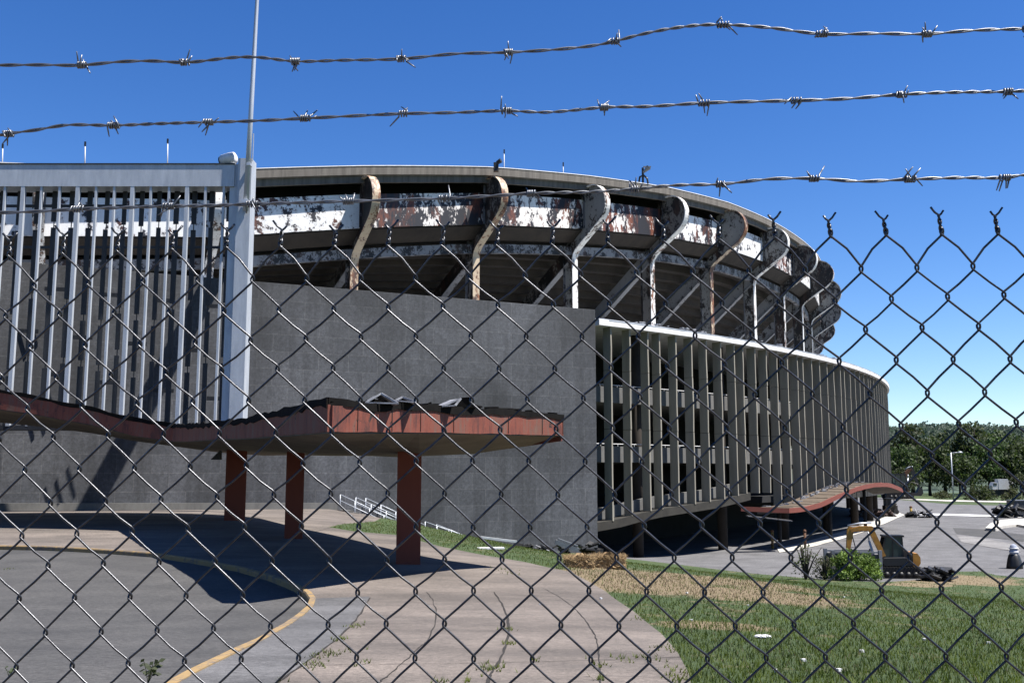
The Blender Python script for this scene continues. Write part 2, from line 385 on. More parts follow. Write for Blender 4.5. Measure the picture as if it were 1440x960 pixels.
LOTF = [Vector((190, 200))] + gl([(1440,711),(1340,709),(1270,703),(1240,699)]) + [Vector((60, 300)), Vector((20, 300)), Vector((-30, 240)), Vector((-30, 110)), Vector((-5, 100))]
ROADP = KERB + [Vector((-70, -14)), Vector((-70, 40))]
LEFTB = [Vector((-10.5, 84.1)), Vector((-14.9, 82.1)), Vector((-50, 65)), Vector((-75, 60)), Vector((-70, 40))]
WALKP = [k for k in KERB] + list(reversed(GRASS)) + WEDGE[1:] + LEFTB[1:]
STRIPL = gl([(520,838),(512,852),(500,870),(470,900),(430,930),(385,962)])
i0 = 2 + 10                                             # kerb index at (436,841)
STRIPP = KERB[i0:-4] + [Vector((-3.2, 8.2))] + list(reversed(STRIPL))
LOTP = LOTE + LOTF
def pip(p, poly):
    x, y = p; c = False; n = len(poly); j = n-1
    for i in range(n):
        xi, yi = poly[i]; xj, yj = poly[j]
        if (yi > y) != (yj > y) and x < (xj-xi)*(y-yi)/(yj-yi)+xi: c = not c
        j = i
    return c
def dens(poly, closed=True, mx=2.0):
    out = []
    n = len(poly)
    for i in range(n if closed else n-1):
        a = poly[i]; b = poly[(i+1) % n]
        L = (b-a).length; d = min((a.length+b.length)/2*.06+.3, 12)
        k = max(1, int(L/d))
        for j in range(k): out.append(a.lerp(b, j/k))
    if not closed: out.append(poly[-1])
    return out
PV = []; PE = []
def addloop(poly, closed=True):
    q = dens(poly, closed); o = len(PV); PV.extend(q)
    for i in range(len(q)-1): PE.append((o+i, o+i+1))
    if closed: PE.append((o+len(q)-1, o))
for P_ in (ROADP, WALKP, STRIPP, LOTP): addloop(P_)
rr = 3.0
while rr < 3200:
    da = 2.2 if rr < 400 else 4
    a = -180.0
    while a < 180:
        fr = abs(a) < 60
        st_ = da if fr else 12
        PV.append(Vector((rr*math.sin(rad(a + R.uniform(-.5,.5))), rr*math.cos(rad(a)))))
        a += st_
    rr *= 1.05 if rr < 160 else 1.18
PV.append(Vector((0, 0)))
cv, ce, cf, _, _, _ = delaunay_2d_cdt(PV, PE, [], 0, 1e-5)
KZ = .14
regs = {'lawn': {}, 'road': {}, 'sidewalk': {}, 'paving_strip': {}, 'parking_lot': {}}
regf = {k: [] for k in regs}
cz = GZ([p.x for p in cv], [p.y for p in cv])
for f_ in cf:
    c = sum((cv[i] for i in f_), Vector((0,0))) / len(f_)
    if pip(c, STRIPP): k = 'paving_strip'
    elif pip(c, ROADP): k = 'road'
    elif pip(c, LOTP): k = 'parking_lot'
    elif pip(c, WALKP): k = 'sidewalk'
    else: k = 'lawn'
    regf[k].append(f_)
lm = lawnmat()
GM = {'lawn': lm, 'road': M['asphalt'], 'sidewalk': M['walk'], 'paving_strip': M['patch'], 'parking_lot': M['lot']}
for k, fs in regf.items():
    mp = {}; mb = MB(); V = []; Fc = []
    for f_ in fs:
        q = []
        for i in f_:
            if i not in mp:
                mp[i] = len(V); V.append((cv[i].x, cv[i].y, cz[i] - (KZ if k == 'road' else 0)))
            q.append(mp[i])
        a, b, c = (Vector(V[q[0]]), Vector(V[q[1]]), Vector(V[q[2]]))
        if (b-a).cross(c-a).z < 0: q.reverse()
        Fc.append(q)
    mb.add(V, Fc)
    tag(build(mb, k, GM[k], smooth=True), kind='structure')
def ribbon(pts, w0, w1, dz, step=.5):
    """strip on the ground along pts, from offset w0 to w1 (left of travel is +)"""
    q = dens(pts, False); mb = MB(); V = []
    L = []
    for i, p in enumerate(q):
        t = (q[min(i+1, len(q)-1)] - q[max(i-1, 0)]).normalized(); nrm = Vector((-t.y, t.x))
        a = p + nrm*w0; b = p + nrm*w1
        L.append((a, b))
    za = GZ([a.x for a, b in L], [a.y for a, b in L]); zb = GZ([b.x for a, b in L], [b.y for a, b in L])
    for i, (a, b) in enumerate(L): V += [(a.x, a.y, za[i]+dz), (b.x, b.y, zb[i]+dz)]
    mb.add(V, [(2*i, 2*i+1, 2*i+3, 2*i+2) for i in range(len(L)-1)])
    return mb
# kerb: a solid stone strip, yellow on its top and road face
q = dens(KERB, False); mb = MB(); rings = []
for i, p in enumerate(q):
    t = (q[min(i+1, len(q)-1)] - q[max(i-1, 0)]).normalized(); nrm = Vector((-t.y, t.x))
    if i == 0: sgn = 1
    z = G(p.x, p.y); a = p - nrm*.02; b = p + nrm*.12
    jz = R.uniform(-.008, .008)
    rings.append([(a.x,a.y,z-.22),(a.x,a.y,z-.02+jz),(a.x+nrm.x*.02,a.y+nrm.y*.02,z+.012+jz),(b.x,b.y,z+.012+jz),(b.x,b.y,z-.22)])
mb.sweep(rings)
tag(build(mb, 'kerb', M['kerb_yellow'], recalc=True), kind='structure')
M['palegravel'] = walkmat('pale_gravel', (.50,.48,.47), (.36,.35,.345), (.3,.3,.3))
# joints of the old concrete
def joint(pix, w, name='pavement_joint', dz=.006):
    pts = [Vector(p) for p in gl(pix)]
    fine = []
    for a, b in zip(pts[:-1], pts[1:]):
        for j in range(6): fine.append(a.lerp(b, j/6) + Vector((R.uniform(-.012,.012), R.uniform(-.012,.012))))
    fine.append(pts[-1])
    V = []; n = len(fine)
    for i, p in enumerate(fine):
        t = (fine[min(i+1,n-1)]-fine[max(i-1,0)]).normalized(); nr = Vector((-t.y,t.x))*w*R.uniform(.5,1.3)*.5
        for q_ in (p-nr, p+nr): V.append((q_.x, q_.y, G(q_.x,q_.y)+dz))
    m_ = MB(); m_.add(V, [(2*i,2*i+1,2*i+3,2*i+2) for i in range(n-1)])
    return m_
JO = [([(600,832),(608,842),(614,860),(611,880),(600,902),(588,912),(574,925),(545,950),(530,962)], .018),
      ([(695,832),(706,848),(713,865),(716,885),(712,905),(705,925),(692,945),(684,962)], .035),
      ([(765,827),(785,838),(805,852),(822,870),(836,890),(842,910),(843,935),(845,962)], .018),
      ([(430,935),(520,934),(620,933),(720,931),(800,929),(880,927),(965,923)], .016),
      ([(860,835),(800,834),(700,832),(600,833)], .015),
      ([(520,840),(512,854),(500,872),(470,902),(430,932),(387,962)], .03),
      ([(0,745),(60,745),(120,744),(190,745)], .03), ([(470,741),(440,748),(400,755)], .03)]
jb = MB()
for pix, w in JO:
    m_ = joint(pix, w); jb.add(m_.v, m_.f)
tag(build(jb, 'pavement_joints', M['joint']), kind='structure')
# pale walk along the foot of the stadium, faded bay line, far path, gravelly pale track
def flat(name, pixpoly, mat, dz=.02):
    poly = dens([Vector(p) for p in gl(pixpoly)], True)
    V, E_, Fc, _, _, _ = delaunay_2d_cdt(poly, [(i, (i+1) % len(poly)) for i in range(len(poly))], [], 1, 1e-6)
    m_ = MB(); zz = GZ([p.x for p in V], [p.y for p in V])
    FF = []
    for f_ in Fc:
        f_ = list(f_); a, b, c = V[f_[0]], V[f_[1]], V[f_[2]]
        if (b-a).cross(c-a) < 0: f_.reverse()
        FF.append(f_)
    m_.add([(p.x, p.y, zz[i]+dz) for i, p in enumerate(V)], FF)
    return tag(build(m_, name, mat), kind='structure')
flat('foot_walk', [(1092,770),(1120,766),(1143,759),(1175,750),(1205,741),(1232,732),(1262,720),(1272,724),(1245,736),(1212,749),(1180,759),(1146,768),(1118,774),(1096,777)], M['whitewalk'], .06)
flat('bay_line', [(1280,721.5),(1340,722.5),(1440,725.5),(1440,728),(1340,725),(1280,723.5)], M['white'], .05)
flat('far_path', [(1262,700.6),(1330,703),(1440,705.2),(1440,707),(1330,704.8),(1262,702)], M['whitewalk'], .08)
flat('pale_track', [(1345,752),(1380,756),(1430,766),(1436,776),(1395,770),(1352,762)], M['palegravel'], .03)
flat('dark_stain', [(1340,742),(1385,744),(1440,752),(1440,761),(1395,756),(1345,750)], M['asphalt'], .03)
# wooded hill far away
mb = MB(); rings = []
xs = np.linspace(-500, 1500, 41)
def hillh(x, y):
    t = min(max((y-380)/520, 0), 1); t = t*t*(3-2*t)
    return t*(30 + 4*math.sin(x*.006) + 2.5*math.sin(x*.017+1) + 1.5*math.sin(x*.04))
rings = [[(x, y, EZ-7.35 + hillh(x, y)) for x in xs] for y in (372, 420, 480, 540, 600, 680, 760, 850, 950, 1100)]
mb.sweep(rings, False)
tag(build(mb, 'hill', M['leaf_hazy'], smooth=True, recalc=True), kind='structure')

# ================================================================== STADIUM
C0 = Vector((-94.3, 229.3)); DTH = 4.93; TH0 = -59.75
def cyl(r, th, z): return (C0.x + r*math.cos(rad(th)), C0.y + r*math.sin(rad(th)), EZ + z)
_th = [-100,-90,-80,-75,-70,-64.6,-59.7,-54.8,-49.9,-45,-40,-35,-30,-25,-20,-15,-10.4,-5.5,0,8,16,24,40,60]
_zd = [19.8,19.8,20.0,20.3,21.1,22.4,24.8,27.0,28.6,30.0,31.0,31.4,31.6,31.8,31.0,29.6,28.2,26.9,25.4,23.4,21.8,20.6,20,21]
def ZD(th): return float(np.interp(th, _th, _zd))
def arc(mb, prof, th0, th1, step, close=True):
    n = max(1, int(round((th1-th0)/step))); rings = []
    for i in range(n+1):
        th = th0 + (th1-th0)*i/n
        rings.append([cyl(r, th, z) for r, z in prof(th)])
    mb.sweep(rings, close, close)
stadium = empty('stadium', cyl(160, -50, -8.0), 'huge derelict round stadium with peeling curved brackets under its roof rim and concrete fins below', 'stadium')
# roof ring
mb = MB(); arc(mb, lambda t: [(r, ZD(t)+z) for r, z in ((159.95,4.0),(159.95,3.15),(159.6,3.1),(159.6,2.45),(159.3,2.45),(159.3,3.4),(128,4.6),(128,5.3))], -100, 62, 1.0)
roof = build(mb, 'roof_rim', M['roof_conc'], stadium, recalc=True)
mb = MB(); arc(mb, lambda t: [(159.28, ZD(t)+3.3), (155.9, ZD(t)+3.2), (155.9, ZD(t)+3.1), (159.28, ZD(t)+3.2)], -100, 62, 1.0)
build(mb, 'roof_underside', M['dark'], stadium, recalc=True)  # near-black layer: shade under the roof rim put into its colour
mb = MB(); arc(mb, lambda t: [(160.0,ZD(t)+4.05),(160.0,ZD(t)+3.98),(158,ZD(t)+4.02),(158,ZD(t)+4.08)], -100, 62, 1.0)
build(mb, 'roof_flashing', M['cornice'], stadium, recalc=True)
# stepped underside of the upper deck
def deckp(t):
    z0 = ZD(t)-2.9; P = [(156.8, z0)]; n = 13; r = 156.8
    for i in range(n):
        r -= 1.2; P.append((r, P[-1][1])) ; P.append((r, z0 - (z0-15.2)*(i+1)/n))
    return P
mb = MB(); arc(mb, deckp, -100, 62, 2.0, False); build(mb, 'seating_underside', M['deck_under'], stadium)
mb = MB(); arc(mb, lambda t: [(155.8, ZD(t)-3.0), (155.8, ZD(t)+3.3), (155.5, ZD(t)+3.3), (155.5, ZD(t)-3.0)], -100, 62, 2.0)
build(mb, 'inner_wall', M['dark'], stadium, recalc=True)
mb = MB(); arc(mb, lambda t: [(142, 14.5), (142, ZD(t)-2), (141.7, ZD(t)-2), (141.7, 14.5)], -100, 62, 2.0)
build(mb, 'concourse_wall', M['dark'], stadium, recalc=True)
# tangential beams
mb = MB(); arc(mb, lambda t: [(156.9, ZD(t)-4.35), (156.9, ZD(t)-3.4), (156.3, ZD(t)-3.4), (156.3, ZD(t)-4.35)], -100, 62, DTH/2)
build(mb, 'ring_beam', M['beam_grey'], stadium, recalc=True)
NF = [TH0 + DTH*k for k in range(-3, 15)]
for k, th in enumerate(NF[:-1]):
    t1 = NF[k+1]
    m_ = MB(); arc(m_, lambda t: [(158.7, ZD(t)-1.75), (158.7, ZD(t)+1.55), (158.55, ZD(t)+1.55), (158.55, ZD(t)-1.75)], th+.03, t1-.03, 1.0)
    build(m_, 'fascia_panel', {0:M['white_light'],1:M['white_light'],2:M['white_light'],3:M['white_heavy'],4:M['white_heavy'],5:M['white_heavy'],6:M['white_peel'],7:M['white_light']}.get(k, M['white_peel']), stadium, recalc=True)
    m_ = MB(); arc(m_, lambda t: [(158.5, ZD(t)-1.78), (156.95, ZD(t)-2.9), (156.95, ZD(t)-3.02), (158.5, ZD(t)-1.9)], th+.03, t1-.03, 1.0)
    build(m_, 'soffit_panel', M['deck_under'], stadium, recalc=True)
ARC = [(160.1 + 2.3*math.cos(rad(a)), .5 + 2.3*math.sin(rad(a))) for a in range(-56, 112, 8)]
for k, th in enumerate(NF):
    zd = ZD(th)
    e = Vector((math.cos(rad(th)), math.sin(rad(th)), 0)); tn = Vector((-e.y, e.x, 0))
    def P(r, z, s): return Vector((C0.x, C0.y, EZ)) + e*r + tn*s + Vector((0,0,z))
    outer = [(157.2, 15.0), (157.2, zd-7), (157.2, zd-4.9), (157.35, zd-4.35), (157.75, zd-3.85), (158.4, zd-3.4)] + [(r, zd+z) for r, z in ARC]
    inner = [(155.75, 15.0), (155.75, zd-7), (155.75, zd-4.6), (155.8, zd-3.6), (156.0, zd-3.0), (156.6, zd-2.2)] + \
            [(158.25, zd + min(max(-1.7 + 4.3*(i/len(ARC))**.9, -1.7), 2.55)) for i in range(len(ARC))]
    web = MB()
    rings = [[P(o[0]-.02, o[1], -.06), P(o[0]-.02, o[1], .06), P(n_[0], n_[1], .06), P(n_[0], n_[1], -.06)] for o, n_ in zip(outer, inner)]
    web.sweep(rings)
    fl = MB(); w = .40; rings = []
    for i, o in enumerate(outer):
        a = outer[max(i-1, 0)]; b = outer[min(i+1, len(outer)-1)]
        d = Vector((b[0]-a[0], b[1]-a[1])).normalized(); nrm = (d.y, -d.x)
        rings.append([P(o[0], o[1], -w), P(o[0], o[1], w), P(o[0]+nrm[0]*.09, o[1]+nrm[1]*.09, w), P(o[0]+nrm[0]*.09, o[1]+nrm[1]*.09, -w)])
    fl.sweep(rings)
    inn = MB(); inn.sweep([[P(r-.05, z, -.32), P(r+.02, z, -.32), P(r+.02, z, .32), P(r-.05, z, .32)] for r, z in inner[:6]])
    inn.beam(P(158.95, zd-1.75, 0), P(158.95, zd+2.3, 0), .5, .1, e)
    br = build(web, 'bracket', M['web_heavy'] if k in (3,4,6,9,10) else M['pale_peel'], stadium, recalc=True, smooth=False)
    build(fl, 'flange', {3: M['tan_flange'], 4: M['tan_flange'], 5: M['flange_white'], 6: M['flange_white'], 7: M['tan_flange']}.get(k, M['flange_white']), br, recalc=True)
    build(inn, 'stiffener', M['grey_peel'], br, recalc=True)
    rk = MB()
    A_ = (155.9, zd-3.6); B_ = (142.5, 16.2)
    d = Vector((B_[0]-A_[0], B_[1]-A_[1])); L = d.length; d.normalize(); nr = Vector((-d.y, d.x))
    if nr.y > 0: nr = -nr
    dep = 1.6
    c1, c2, c3, c4 = A_, B_, (B_[0]+nr.x*dep, B_[1]+nr.y*dep), (A_[0]+nr.x*dep, A_[1]+nr.y*dep)
    rk.prism([P(c[0], c[1], 0) for c in (c1, c2, c3, c4)], -tn*.12, tn*.12)
    rb = build(rk, 'raker_beam', M['web_heavy'] if k in (3,4,5) else M['beam_grey'], stadium, recalc=True)
    rf = MB(); rf.sweep([[P(c[0], c[1], -.36), P(c[0], c[1], .36), P(c[0]+nr.x*.1, c[1]+nr.y*.1, .36), P(c[0]+nr.x*.1, c[1]+nr.y*.1, -.36)] for c in (c4, c3)])
    build(rf, 'flange', M['beam_grey'], rb, recalc=True)
# lower ring
mb = MB(); arc(mb, lambda t: [(169.6,14.62),(169.6,14.08),(168.9,14.05),(150,14.05),(150,14.9),(168.0,14.9)], -52.75, 62, 1.5)
build(mb, 'cornice', M['cornice'], stadium, recalc=True)
mb = MB(); arc(mb, lambda t: [(169.62,14.66),(168.1,15.02),(150,15.02),(150,14.96),(168.0,14.96),(169.62,14.6)] if t > -52.9 else [(162.5,15.0),(162.4,15.02),(150,15.02),(150,14.96),(162.4,14.96),(162.5,14.97)], -100, 62, .9)
build(mb, 'ledge_roof', M['silver'], stadium, recalc=True)
mb = MB()                                                     # debris along the ledge
for i in range(90):
    th = R.uniform(-52, -22); p = Vector(cyl(R.uniform(166.5, 169.0), th, 15.05)); s_ = R.uniform(.1, .35)
    mb.box(p, (s_*2, s_, s_*.4), Matrix.Rotation(R.uniform(0,6), 3, 'Z') @ Matrix.Rotation(R.uniform(-.3,.3), 3, 'X'))
tag(build(mb, 'ledge_debris', M['whitemetal'], base=cyl(168,-45,15.02)), kind='stuff')
def slabbot(t): return float(np.interp(t, [-54,-52.1,-50.3,-46.6,-44.6], [-4.9,-4.5,-3.65,-2.85,-2.15]))
for zz in (7.2, 1.4):
    mb = MB(); arc(mb, lambda t: [(167.9,zz+1.2),(167.9,zz-.35),(150,zz-.35),(150,zz),(167.6,zz),(167.6,zz+1.2)], -52.8, 40, 2)
    build(mb, 'floor_slab', M['conc'], stadium, recalc=True)
    m_ = MB()
    for r_, h in ((167.2, 1.45), ):
        m_.tube([cyl(r_, t, zz+h) for t in np.arange(-52.8, 0, 1)], .04, 5)
        for t in np.arange(-52.8, 0, .8): m_.tube([cyl(r_, t, zz+1.0), cyl(r_, t, zz+h)], .03, 4)
    build(m_, 'railing', M['white'], stadium)
mb = MB(); arc(mb, lambda t: [(169.2,slabbot(t)+.05),(169.2,slabbot(t)-.75),(150,slabbot(t)-.75),(150,slabbot(t))], -52.8, -44.6, 1)
build(mb, 'curved_slab', M['slab_dim'], stadium, recalc=True)
mb = MB(); arc(mb, lambda t: [(167.9,slabbot(t)+1.2),(167.9,slabbot(t)+.1),(167.6,slabbot(t)+.1),(167.6,slabbot(t)+1.2)], -52.8, -45.2, 1)
build(mb, 'parapet', M['conc'], stadium, recalc=True)
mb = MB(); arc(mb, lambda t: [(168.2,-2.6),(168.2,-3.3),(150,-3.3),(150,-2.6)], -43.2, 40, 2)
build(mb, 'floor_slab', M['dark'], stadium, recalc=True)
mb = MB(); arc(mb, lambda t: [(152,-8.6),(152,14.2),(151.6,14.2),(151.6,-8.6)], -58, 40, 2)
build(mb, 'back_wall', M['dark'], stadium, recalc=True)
for k in range(-1, 14):
    th = -49.95 + DTH*k
    m_ = MB(); p = Vector(cyl(166.3, th, -9)); m_.tube([p, p+Vector((0,0,23.2))], .55, 16)
    if k >= -1 and k < 12: build(m_, 'column', M['deck_under'], stadium, smooth=True)
nf = 0
for k in range(-1, 13):
    for off in (.29, 1.15, 2.02, 2.88, 3.75, 4.64):
        th = -50.08 + DTH*k + off
        if th < -52.9 or th > 12: continue
        if th < -44.7: zb = slabbot(th) + .02
        elif th < -42.6: zb = -2.2
        elif th < -36: zb = float(np.interp(th, [-42.6,-41,-38,-36], [-3.9,-3.8,-3.4,-3.0]))
        else: zb = float(np.interp(th, [-36,-33,-28,-20], [-3.0,-2.5,-2.2,-2.6]))
        m_ = MB(); cuts = [zb, 4.2, 9.9, 14.12]
        e = Vector((math.cos(rad(th)), math.sin(rad(th)), 0)); tn = Vector((-e.y, e.x, 0))
        jj = [R.uniform(-.05,.05) for _ in range(5)]
        for s_ in range(3):
            za, zc = cuts[s_]+(.02 if s_ else 0), cuts[s_+1]-.02
            rings = []
            for q in range(5):
                z = za + (zc-za)*q/4; wob = jj[s_]*(1-abs(q/2-1)) + jj[s_+1]*.4
                rings.append([Vector(cyl(169.25+wob, th, z)) + tn*(-.085+wob*.3), Vector(cyl(169.25+wob, th, z)) + tn*(.085+wob*.3), Vector(cyl(168.22, th, z)) + tn*.08, Vector(cyl(168.22, th, z)) - tn*.08])
            m_.sweep(rings)
        build(m_, 'fin', M['fin'], stadium, recalc=True); nf += 1
print('fins', nf)
# wave shaped entrance canopy at the foot of the fins
def wz(t): return float(np.interp(t, [-45.8,-44.4,-43.4,-42.6,-41.9,-41.1,-40.3,-39.3,-38.4,-37.3,-36.2,-35.1,-34.0,-33.2,-32.4,-31.1], [-3.5,-3.78,-3.72,-3.5,-3.3,-2.85,-2.45,-2.05,-1.7,-1.43,-1.28,-1.27,-1.36,-1.55,-1.8,-2.25]))
def cnp(t): return [(173.5, wz(t)), (173.5, wz(t)-.42), (169.6, wz(t)-.7), (169.6, wz(t)-.1)]
wave = MB(); arc(wave, cnp, -44.4, -31.2, .4)
wc = build(wave, 'wave_canopy', M['soffit'], stadium, recalc=True)
m_ = MB(); arc(m_, lambda t: [(173.56, wz(t)+.06), (173.56, wz(t)-.46), (173.48, wz(t)-.46), (173.48, wz(t)+.06)], -44.45, -31.2, .4)
m_.v = [(p[0], p[1], p[2]+R.uniform(-.025,.025)) for p in m_.v]
M['red_orange'] = peel('orange_red_fascia', (.36,.085,.05), (.10,.03,.02), (.30,.13,.09), .50, 2.0, (1,1,.4), .06, .7)  # orange-red peeling paint for the wave canopy edge
build(m_, 'fascia', M['red_orange'], wc, recalc=True)
m_ = MB(); a = Vector(cyl(173.5, -44.45, wz(-44.4)-.2)); b = Vector(cyl(169.8, -45.6, wz(-44.4)+.0))
m_.beam(a, b, .08, .5); build(m_, 'end_fascia', M['red_orange'], wc, recalc=True)
m_ = MB(); arc(m_, lambda t: [(173.4, wz(t)+.06), (169.8, wz(t)+.08), (169.8, wz(t)+.01), (173.4, wz(t)+.01)], -44.3, -31.3, .4)
for t in np.arange(-44, -31.6, .7): m_.beam(cyl(173.3, t, wz(t)+.08), cyl(170, t, wz(t)+.10), .10, .05)
build(m_, 'roof_deck', M['deckwood'], wc, recalc=True)
m_ = MB()
for i in range(140):
    t = R.uniform(-44, -32); r_ = R.uniform(169.8, 171); s_ = R.uniform(.08, .3)
    m_.box(cyl(r_, t, wz(t)+.12), (s_*2, s_, s_*.5), Matrix.Rotation(R.uniform(0,6), 3, 'Z'))
tag(build(m_, 'canopy_rubble', M['whitemetal'], base=cyl(170,-41,-2)), kind='stuff')
m_ = MB(); m_.beam(cyl(170.5, -45.6, -4.5), cyl(174, -44.6, -5.0), 1.4, .1)
hang = build(m_, 'torn_soffit_sheet', M['grey_peel'], wc)
for t in (-43.4, -38.9, -34.4):
    m_ = MB(); p = Vector(cyl(170.6, t, -9)); m_.tube([p, Vector(cyl(170.6, t, wz(t)-.6))], .22, 10)
    build(m_, 'column', M['dark'], wc, smooth=True)

# ================================================================== GRANITE WALL
WD = Vector((-.898, -.44, 0)); WN = Vector((.44, -.898, 0))      # along the wall to the left; out of the wall
W0 = Vector((7.45, 93.0, EZ))
def wallpt(s, z=0, out=0): return W0 + WD*s + Vector((0,0,z)) + WN*out
# built in local axes so its panel pattern runs along it
me_ = MB(); me_.box((-31, -.4, 2.6), (62, .8, 25.2))
wall = build(me_, 'granite_wall', M['wall'], local=True); wall.location = W0
wall.rotation_euler = (0, 0, math.atan2(.44, .898)); WP[wall.name] = W0
wall.location = W0 + Vector((0,0,0)) - WN*0.0
wall.rotation_euler = (0, 0, math.atan2(.44, .898))
tag(wall, 'long blank dark grey granite-panelled wall in front of the stadium', 'wall')
# ledge kerb and low plinth at the foot of the wall on the left
m_ = MB(); a = wallpt(24.5, 0, .7); b = wallpt(60, 0, .7)
m_.beam((a.x, a.y, G(a.x,a.y)+.1), (b.x, b.y, G(b.x,b.y)+.25), .9, .9)
pl = tag(build(m_, 'planter_ledge', M['conc']), 'low concrete ledge running along the foot of the granite wall in the shade', 'ledge')
# ================================================================== STAIR RAILINGS
def railing(s0, s1, out, n, label, z0, z1):
    a = wallpt(s0, 0, out); b = wallpt(s1, 0, out)
    za = z0; zb = z1
    root = empty('stair_railing', (a.x, a.y, za), label, 'railing', 'stair railings by the granite wall')
    for h in (1.05, .58):
        t_ = MB(); t_.tube([(a.x, a.y, za+h), (b.x, b.y, zb+h)], .035, 6); build(t_, 'rail', M['pole'], root, smooth=True)
    for i in range(n):
        f = i/(n-1); p = a.lerp(b, f); z = za+(zb-za)*f
        t_ = MB(); t_.tube([(p.x, p.y, z-.4), (p.x, p.y, z+1.05)], .035, 6); build(t_, 'post', M['pole'], root, smooth=True)
def srail(u): a, c = ray(u, 480); 
def s_of_u(u, out):
    a, _ = ray(u, 720); p0 = W0 + WN*out
    # (p0.x+WD.x s) = a (p0.y + WD.y s)
    return (a*p0.y - p0.x) / (WD.x - a*WD.y)
def zrail(u, v, out):
    s = s_of_u(u, out); p = wallpt(s, 0, out); _, c = ray(u, v); return s, EZ + c*p.y
for (u0, v0, u1, v1, out, n, lab) in (
    (478,695,560,733,3.4,5,'pale steel stair railing nearest the grass, its upper end beside the shaded canopy columns'),
    (500,699,585,737,2.2,5,'pale steel stair railing in the middle of the upper flight by the granite wall'),
    (514,700,598,738,1.0,5,'pale steel stair railing tight against the granite wall on the upper flight'),
    (598,733,664,757,3.0,5,'short pale steel railing on the lower flight, right of the front red column'),
    (614,737,676,762,1.2,4,'short pale steel railing of the lower flight closest to the granite wall')):
    s0, z0 = zrail(u0, v0, out); s1, z1 = zrail(u1, v1, out)
    railing(s0, s1, out, n, lab, z0-1.05, z1-1.05)
m_ = MB()
s0, z0 = zrail(480, 697, 2); s1, z1 = zrail(680, 763, 2); ns = 26
for i in range(ns):
    f0, f1 = i/ns, (i+1)/ns; sa = s0+(s1-s0)*f0; sb = s0+(s1-s0)*f1; z = z0-1.1+(z1-z0)*f0
    P4 = [wallpt(sa,0,.05), wallpt(sb,0,.05), wallpt(sb,0,3.6), wallpt(sa,0,3.6)]
    m_.prism([(p.x,p.y,z) for p in P4], (0,0,-1.2), (0,0,-.0))
tag(build(m_, 'stair', M['conc'], recalc=True), kind='structure')
# ================================================================== FOREGROUND CANOPY
# outline in plan with top height of the fascia, fascia depth and the height of the soffit at that edge
def cpt(u, vt, vb, D):
    a, c = ray(u, vt); _, cb = ray(u, vb); return (a*D, D, c*D, cb*D)
FR = [cpt(790,583,612,29.8), cpt(740,580,611,28.5), cpt(660,575,609,26.0), cpt(590,571,608,24.2), cpt(520,567,607.5,22.5), cpt(465,563,607,21.3)]
FL = [cpt(440,567,609,22.6), cpt(400,577,612.5,26.0), cpt(350,588,616,30), cpt(300,594,618,33.8), cpt(270,597,620,39), cpt(245,597,620.5,44), cpt(190,588,612,45), cpt(130,573,597,45.5), cpt(60,559,584,46), cpt(0,549,575,46.3), cpt(-90,538,564,46.6), cpt(-200,535,561,47)]
OUT = FR + FL
OUTP = [Vector((p[0], p[1], EZ+p[2])) for p in OUT]; OUTB = [Vector((p[0], p[1], EZ+p[3])) for p in OUT]
RIDGE_U = [(790,612,29.8),(740,619,29.9),(680,627,30.0),(590,638,30.3),(560,638.5,31.5),(520,638,33),(470,637,36),(410,636,41),(370,634,47),(325,632,54),(285,631,56),(240,626,56),(190,620,56),(130,609,56),(60,600,56),(0,594,56),(-90,588,56),(-200,586,56)]
RG = [at(u, v, D) for u, v, D in RIDGE_U]
BACK = [(1.5,29.8,1.7),(.6,31.2,1.6),(-.4,32.6,1.5),(-1.3,34.2,1.4),(-2.2,36,1.4),(-3.2,38,1.4),(-4.6,41,1.4),(-6.2,44.5,1.5),(-9,50,1.6),(-13,59,1.8),(-15,61,1.8),(-18,62,2.0),(-21,62,2.4),(-25,62,3.2),(-29,62,4.0),(-33,62,4.6),(-38,62,5.0),(-43,62,5.2)]
BK = [Vector((x, y, EZ+z)) for x, y, z in BACK]
can = empty('entrance_canopy', (gp(572,793).x, gp(572,793).y, gp(572,793).z), 'rotting flat canopy with peeling red fascia on dark red columns before the granite wall', 'canopy')
n = len(OUT)
mb = MB(); mb.add(OUTB + RG, [(i, i+1, n+i+1, n+i) for i in range(n-1)])
mb.add(RG + [b - Vector((0,0,.75)) for b in BK], [(i, i+1, n+i+1, n+i) for i in range(n-1)])
sof = build(mb, 'soffit', M['soffit'], can, smooth=False)
mb = MB(); top = [p + Vector((0,0,-.02)) for p in OUTP]
midc = [(a.lerp(b, .5) + Vector((0,0,-.06))) for a, b in zip(OUTP, BK)]
mb.add(top + midc, [(i, i+1, n+i+1, n+i) for i in range(n-1)]); mb.add(midc + BK, [(i, i+1, n+i+1, n+i) for i in range(n-1)])
build(mb, 'roof_deck', M['membrane'], can)
def edge_strip(bot, topp, thick, mat, name, par, seg=1, proud=0.0, jag=0):
    m_ = MB(); rings = []
    P_ = []
    for i in range(len(bot)-1):
        kk = max(2, int((topp[i+1]-topp[i]).length/.45))
        for j in range(kk): P_.append((bot[i].lerp(bot[i+1], j/kk), topp[i].lerp(topp[i+1], j/kk), (topp[i+1]-topp[i])))
    P_.append((bot[-1], topp[-1], topp[-1]-topp[-2]))
    for b, t, d in P_:
        o = Vector((-d.y, d.x, 0)).normalized()
        if o.y > 0 and True: o = -o
        jb = Vector((0,0,R.uniform(-jag, jag))); jt = Vector((0,0,R.uniform(-jag, jag)))
        rings.append([b+o*proud+jb, b+o*(proud+thick)+jb, t+o*(proud+thick)+jt, t+o*proud+jt])
    m_.sweep(rings)
    return build(m_, name, mat, par, recalc=True)
